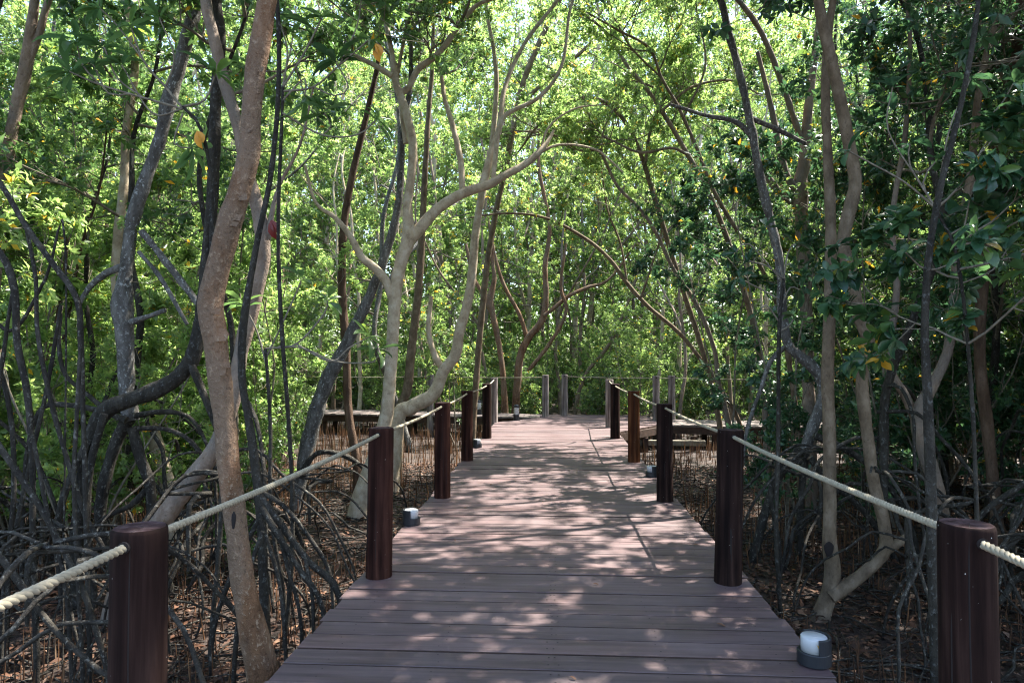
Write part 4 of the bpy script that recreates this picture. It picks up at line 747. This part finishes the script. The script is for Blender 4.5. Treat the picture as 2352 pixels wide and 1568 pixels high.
def proto_shrub(label, group, H, nst, leafmat, LL, LW, nleaf, seed, spec, L=.5, mat=B_twig, lod='mid', name="shrub"):
    g = np.random.default_rng(seed); o = tag(empty(name, (0, 0, GZ)), label, "shrub", group); mb = MB(); gr = Grow(seed)
    for q in range(nst):
        p = np.array([*g.normal(0, .12, 2), -.1]); d = unit(np.array([*g.normal(0, .22, 2), 1])); pts = [p]; h = H * g.uniform(.6, 1.1)
        for i in range(7): d = unit(d + g.normal(0, .1, 3) + np.array([0, 0, .06])); pts.append(pts[-1] + d * h / 7)
        r = .012 * (H / 2) ** .5; S = smooth_path([(*a, r * (1 - .1 * i)) for i, a in enumerate(pts)], .15); tube(mb, S, 6, .05, seed + q)
        for b in range(8):
            i = int(g.integers(int(len(S) * .25), len(S))) if b else len(S) - 1; gr.branch(S[i][:3], unit(np.array([*g.normal(0, 1, 2), g.uniform(.1, .9)])), L * g.uniform(.6, 1.3), .006, 0, spec)
    mb.build("stem", mat, o); mbl = MB(); rosettes(mbl, np.array(gr.tip), np.array(gr.tdir), gr.g, nleaf, LL, LW, lod, jitter=.02); mbl.build("crown", leafmat, o)
    tw = MB(); gr.wood(tw); tw.build("branches", mat, o); return o
two = SP(levels=2, kids=(5,), ros=4, wander=(.2, .2, .2), spread=(.8,), ratio=(.55,))
S_L = "one of the leafy undergrowth shrubs growing in the mud left of the boardwalk"; S_R = "one of the dark leafy undergrowth shrubs in the mud right of the boardwalk"; S_F = "one of the sunlit shrubs lining the back of the crossing walk"
PS_L = [proto_shrub(S_L, "undergrowth shrubs left of the walk", 2.4, 4, M_leaf_lit, .085, .042, 7, 401, two), proto_shrub(S_L, "undergrowth shrubs left of the walk", 1.5, 4, M_leaf_big, .1, .045, 7, 402, two, .4), proto_shrub(S_L, "undergrowth shrubs left of the walk", 3.4, 3, M_leaf, .08, .04, 7, 403, two, .6)]
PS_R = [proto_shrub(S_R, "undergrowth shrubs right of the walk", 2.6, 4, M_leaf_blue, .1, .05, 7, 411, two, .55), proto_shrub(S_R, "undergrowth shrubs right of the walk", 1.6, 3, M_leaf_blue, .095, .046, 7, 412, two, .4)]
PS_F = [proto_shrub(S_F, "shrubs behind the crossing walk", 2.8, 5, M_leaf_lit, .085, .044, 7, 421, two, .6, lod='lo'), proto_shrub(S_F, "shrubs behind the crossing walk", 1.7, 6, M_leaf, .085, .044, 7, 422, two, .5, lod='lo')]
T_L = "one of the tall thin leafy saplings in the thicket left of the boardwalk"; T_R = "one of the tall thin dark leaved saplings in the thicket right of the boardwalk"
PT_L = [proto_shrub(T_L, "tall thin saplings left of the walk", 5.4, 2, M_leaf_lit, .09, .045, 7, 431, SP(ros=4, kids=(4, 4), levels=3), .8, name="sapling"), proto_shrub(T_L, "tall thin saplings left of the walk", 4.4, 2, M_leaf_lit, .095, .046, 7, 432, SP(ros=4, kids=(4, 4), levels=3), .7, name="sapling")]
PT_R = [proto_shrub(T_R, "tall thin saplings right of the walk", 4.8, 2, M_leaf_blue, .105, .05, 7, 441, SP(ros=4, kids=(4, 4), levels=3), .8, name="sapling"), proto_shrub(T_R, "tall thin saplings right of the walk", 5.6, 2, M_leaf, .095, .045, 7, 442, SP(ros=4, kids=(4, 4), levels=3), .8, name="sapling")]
used = [(a, b) for a, b in HEROES]
place(PT_L, 54, (-12, -2.6), (5.6, 19), .8, 511, lambda x, y: y < cross_y(x) - .6 and (x < -3.4 or y > 9) and not clear_l(x, y))
place(PT_R, 48, (2.6, 12), (4.2, 14), .7, 512, lambda x, y: y < cross_y(x) - .6 and (x > y * .74 + .3 or y > 7))
used = [(a, b) for a, b in HEROES]
place(PS_L[1:2] + PS_L[:1], 17, (-8, -2.4), (6.7, 9.5), .6, 504, lambda x, y: x < -y * .42 + .1, srange=(.55, .95))
place(PS_R, 16, (2.6, 8), (5.4, 9), .6, 505, lambda x, y: x > y * .52 + .2 or y > 7.4, srange=(.5, .9))
place(PS_L, 58, (-13, -2.2), (5.5, 20), .7, 501, lambda x, y: y < cross_y(x) - .9 and (x < -3.0 or y > 8) and not clear_l(x, y))
place(PS_R, 40, (2.6, 13), (5.0, 14), .8, 502, lambda x, y: y < cross_y(x) - .8 and (x > 3.2 or y > 9) and y > 6.6)
place(PS_F, 150, (-20, 22), (16, 34), .9, 503, lambda x, y: cross_y(x) + 1.2 < y < cross_y(x) + (7 if len(used) < 85 else 17))

# ------------------------------------------------------------------ stilt rooted trees filling the shade low on both sides
def stilt(x, y, label, group, seed, H=5.6, r=.05, n=9, mat=B_dark, leafmat=M_leaf_big, zroot=(.5, 1.5), fine=False):
    g = np.random.default_rng(seed); o = tag(empty("prop_root_clump" if fine else "stilt_mangrove", (x, y, GZ)), label, "roots" if fine else "tree", group)
    z0 = g.uniform(.55, .9); P = [(0, 0, z0 - .15, r * .7), (0, 0, z0 + .3, r)]; xx = yy = 0
    for i in range(7): xx += g.normal(0, .14); yy += g.normal(0, .14); P.append((xx, yy, z0 + .3 + (H - z0) * (i + 1) / 7, r * (1 - .1 * i)))
    S = smooth_path(P, .1); mb = MB(); tube(mb, S, 10, .12, seed); mb.build("trunk", mat, o)
    for q in range(n):
        a = q / n * 6.283 + g.normal(0, .35); h = z0 + g.uniform(-.05, zroot[1]) * (q % 3 > 0) * .8; reach = g.uniform(.35, .75) + h * .35; i = int(np.argmin(np.abs(S[:, 2] - h))); st = S[i][:3]; rr = g.uniform(.006, .012) if fine else g.uniform(.012, .024); Q = []
        for t in np.linspace(0, 1, 7): rad = reach * (1 - (1 - t) ** 1.7); zz = st[2] + .06 * math.sin(min(1, t * 3) * 3.14) - (st[2] + .12) * t ** 1.9; Q.append((st[0] + rad * math.cos(a) + g.normal(0, .025), st[1] + rad * math.sin(a) + g.normal(0, .025), zz, rr * (1.15 - .3 * t)))
        b = MB(); tube(b, smooth_path(Q, .09), 7, .1, seed + q, nscale=9); b.build("prop_root", B_root, o)
    if fine: return o
    gr = Grow(seed)
    for q in range(3 if fine else 6):
        i = len(S) - 1 if q == 0 else int(g.integers(int(len(S) * .5), len(S))); gr.branch(S[i][:3], unit(np.array([*g.normal(0, 1, 2), g.uniform(-.1, .6)])), (.5 if fine else 1.3) * g.uniform(.7, 1.2), .006 if fine else .018, 0, SP(kids=(3, 2)) if fine else SPEC)
    crown_from(gr, o, leafmat, 7, .11, .045, 'mid', np.zeros(3)); return o
SA = "one of the dark stilt rooted mangroves with arching prop roots left of the boardwalk"; SB = "one of the dark stilt rooted mangroves with arching prop roots right of the boardwalk"
thick = [stilt(-2.5, 4.6, "one of the low leafless clumps of thin prop roots beside the left edge", "prop root clumps left of the walk", 621, H=.9, r=.018, n=8, fine=True), stilt(2.6, 5.2, "one of the low leafless clumps of thin prop roots beside the right edge", "prop root clumps right of the walk", 622, H=.9, r=.018, n=9, leafmat=M_leaf_blue, fine=True)]
for k, (x, y) in enumerate([(-3.1, 3.9), (-3.8, 4.9), (-2.2, 3.4), (-2.9, 5.6), (-2.3, 6.4)]):
    c = copy_tree(thick[0]); c.location = (x, y, GZ); c.rotation_euler = (0, 0, k * 1.3 + .4); c.scale = (1.0 + .08 * (k % 3),) * 2 + (.8 + .09 * (k % 4),)
for k, (x, y) in enumerate([(3.2, 4.2), (3.6, 5.6), (2.5, 6.6), (4.2, 5.0)]):
    c = copy_tree(thick[1]); c.location = (x, y, GZ); c.rotation_euler = (0, 0, k * 1.7 + .9); c.scale = (1.0 + .08 * (k % 3),) * 2 + (.8 + .09 * (k % 4),)
sproto = [stilt(-4.4, 6.9, SA, "stilt rooted mangroves left of the walk", 601, r=.04), stilt(-4.9, 5.2, SA, "stilt rooted mangroves left of the walk", 602, n=10, r=.04), stilt(-3.0, 6.3, SA, "stilt rooted mangroves left of the walk", 603, n=8, r=.03)]
for k, (x, y) in enumerate([(-5.6, 7.9), (-6.8, 9.4), (-6.4, 6.2)]):
    c = copy_tree(sproto[k % 3]); c.location = (x, y, GZ); c.rotation_euler = (0, 0, k * 1.9); s_ = .85 + .06 * (k % 5); c.scale = (s_, s_, s_)
rproto = [stilt(3.0, 6.4, SB, "stilt rooted mangroves right of the walk", 611, leafmat=M_leaf_blue, r=.04), stilt(3.9, 5.0, SB, "stilt rooted mangroves right of the walk", 612, n=10, leafmat=M_leaf_blue, r=.04)]
for k, (x, y) in enumerate([(4.6, 6.8), (5.6, 8.2), (6.6, 6.4)]):
    c = copy_tree(rproto[k % 2]); c.location = (x, y, GZ); c.rotation_euler = (0, 0, k * 2.3 + .7); s_ = .85 + .07 * (k % 4); c.scale = (s_, s_, s_)

# ------------------------------------------------------------------ ground cover: breathing roots, fallen leaves, far wood
def free_spots(n, g, ymax, xmax, near=1.0):
    y = 1.2 + (ymax - 1.2) * g.random(n) ** near; x = g.uniform(-1, 1, n) * np.minimum(xmax, y * .85 + 1.5)
    k = ~((np.abs(x) < 1.38) & (y < 17.5)); return x[k], y[k]
def cones():
    g = np.random.default_rng(71); x, y = free_spots(17000, g, 20, 12, .8); n = len(x)
    keep = np.array([mnoise.noise(Vector((a * .6, b * .6, 9))) for a, b in zip(x, y)]) > -.18; x, y = x[keep], y[keep]; n = len(x)
    h = g.uniform(.08, .3, n) * np.where(y > 7, 1.25, 1.0); r = g.uniform(.003, .0062, n) * (1 + y * .04); lx, ly = g.normal(0, .02, (2, n)); P = np.zeros((n, 3, 3))
    for i, f in enumerate((0, .6, 1)): P[:, i] = np.stack([x + lx * f, y + ly * f, GZ - .04 + (h + .04) * f], -1)
    mb = MB(); tubes_batch(mb, P, r[:, None] * np.array([1, .8, .25])[None], 4)
    f, mi, va = mb.F[0]; mb.F[0] = (f, mi, np.repeat(np.clip(g.normal(.42, .22, n) + (y > 7) * .12, 0, 1), len(f) // n))
    tag(mb.build("breathing_roots", M_pneu), "thousands of thin brown breathing roots sticking up from the mud", "roots", kind="stuff")
cones()
def litter():
    g = np.random.default_rng(72); x, y = free_spots(62000, g, 13, 8, .9); n = len(x); P = np.stack([x, y, GZ + .02 + g.random(n) * .03], -1); D = np.stack([*g.normal(0, 1, (2, n)), g.normal(0, .2, n)], -1); N = np.stack([*g.normal(0, .4, (2, n)), np.ones(n)], -1)
    mb = MB(); L = g.uniform(.035, .095, n); leaves(mb, P, D, N, L, L * .45, np.clip(g.beta(1.6, 2.2, n), 0, 1), 'mid'); tag(mb.build("leaf_litter", M_litter), "fallen brown and rusty leaves covering the mud", "leaf litter", kind="stuff")
    b = MB(); m = 2600; x, y = free_spots(m, g, 12, 7); m = len(x); a = g.uniform(0, 6.28, m); Ls = g.uniform(.15, .9, m); P = np.zeros((m, 4, 3))
    for i in range(4): f = i / 3 - .5; P[:, i] = np.stack([x + np.cos(a) * Ls * f + g.normal(0, .012, m), y + np.sin(a) * Ls * f + g.normal(0, .012, m), GZ + .04 + g.random(m) * .05], -1)
    tubes_batch(b, P, np.repeat(g.uniform(.003, .009, m)[:, None], 4, 1), 4); tag(b.build("fallen_twigs", B_root), "dead grey twigs lying about on the mud", "twigs", kind="stuff")
litter()
def far_wood():
    g = np.random.default_rng(73); mb = MB(); m = 80000; a = g.uniform(-1.05, 1.05, m); d = g.uniform(36, 58, m); x, y = np.sin(a) * d, np.cos(a) * d; z = GZ + 36 * g.random(m) ** 1.0 * (.75 + .25 * np.sin(x * .5) * np.cos(y * .43))
    P = np.stack([x, y, z], -1); rosettes(mb, P, g.normal(0, 1, (m, 3)) + np.array([0, 0, .8]), g, 7, .3, .15, 'lo', jitter=.3)
    m2 = 22000; a = g.uniform(-1.05, 1.05, m2); d = g.uniform(36, 52, m2); P2 = np.stack([np.sin(a) * d, np.cos(a) * d, GZ + 7 * g.random(m2)], -1); rosettes(mb, P2, g.normal(0, 1, (m2, 3)) + np.array([0, 0, .8]), g, 7, .3, .15, 'lo', jitter=.3)
    k = 150; a = g.uniform(-1.05, 1.05, k); d = g.uniform(36, 56, k); Q = np.zeros((k, 5, 3)); lx, ly = g.normal(0, .8, (2, k))
    for i in range(5): Q[:, i] = np.stack([np.sin(a) * d + lx * i / 4 + g.normal(0, .1, k), np.cos(a) * d + ly * i / 4, np.full(k, GZ - .1 + 17 * i / 4)], -1)
    tubes_batch(mb, Q, np.repeat(g.uniform(.05, .13, k)[:, None], 5, 1) * np.linspace(1, .4, 5)[None], 5, 1)
    tag(mb.build("far_wood", [M_leaf_lit, B_buff]), "far mangrove wood closing the view as one green mass", "wood", kind="stuff")
far_wood()
print("placed", n1, n2, n3, "objects", len(bpy.data.objects))
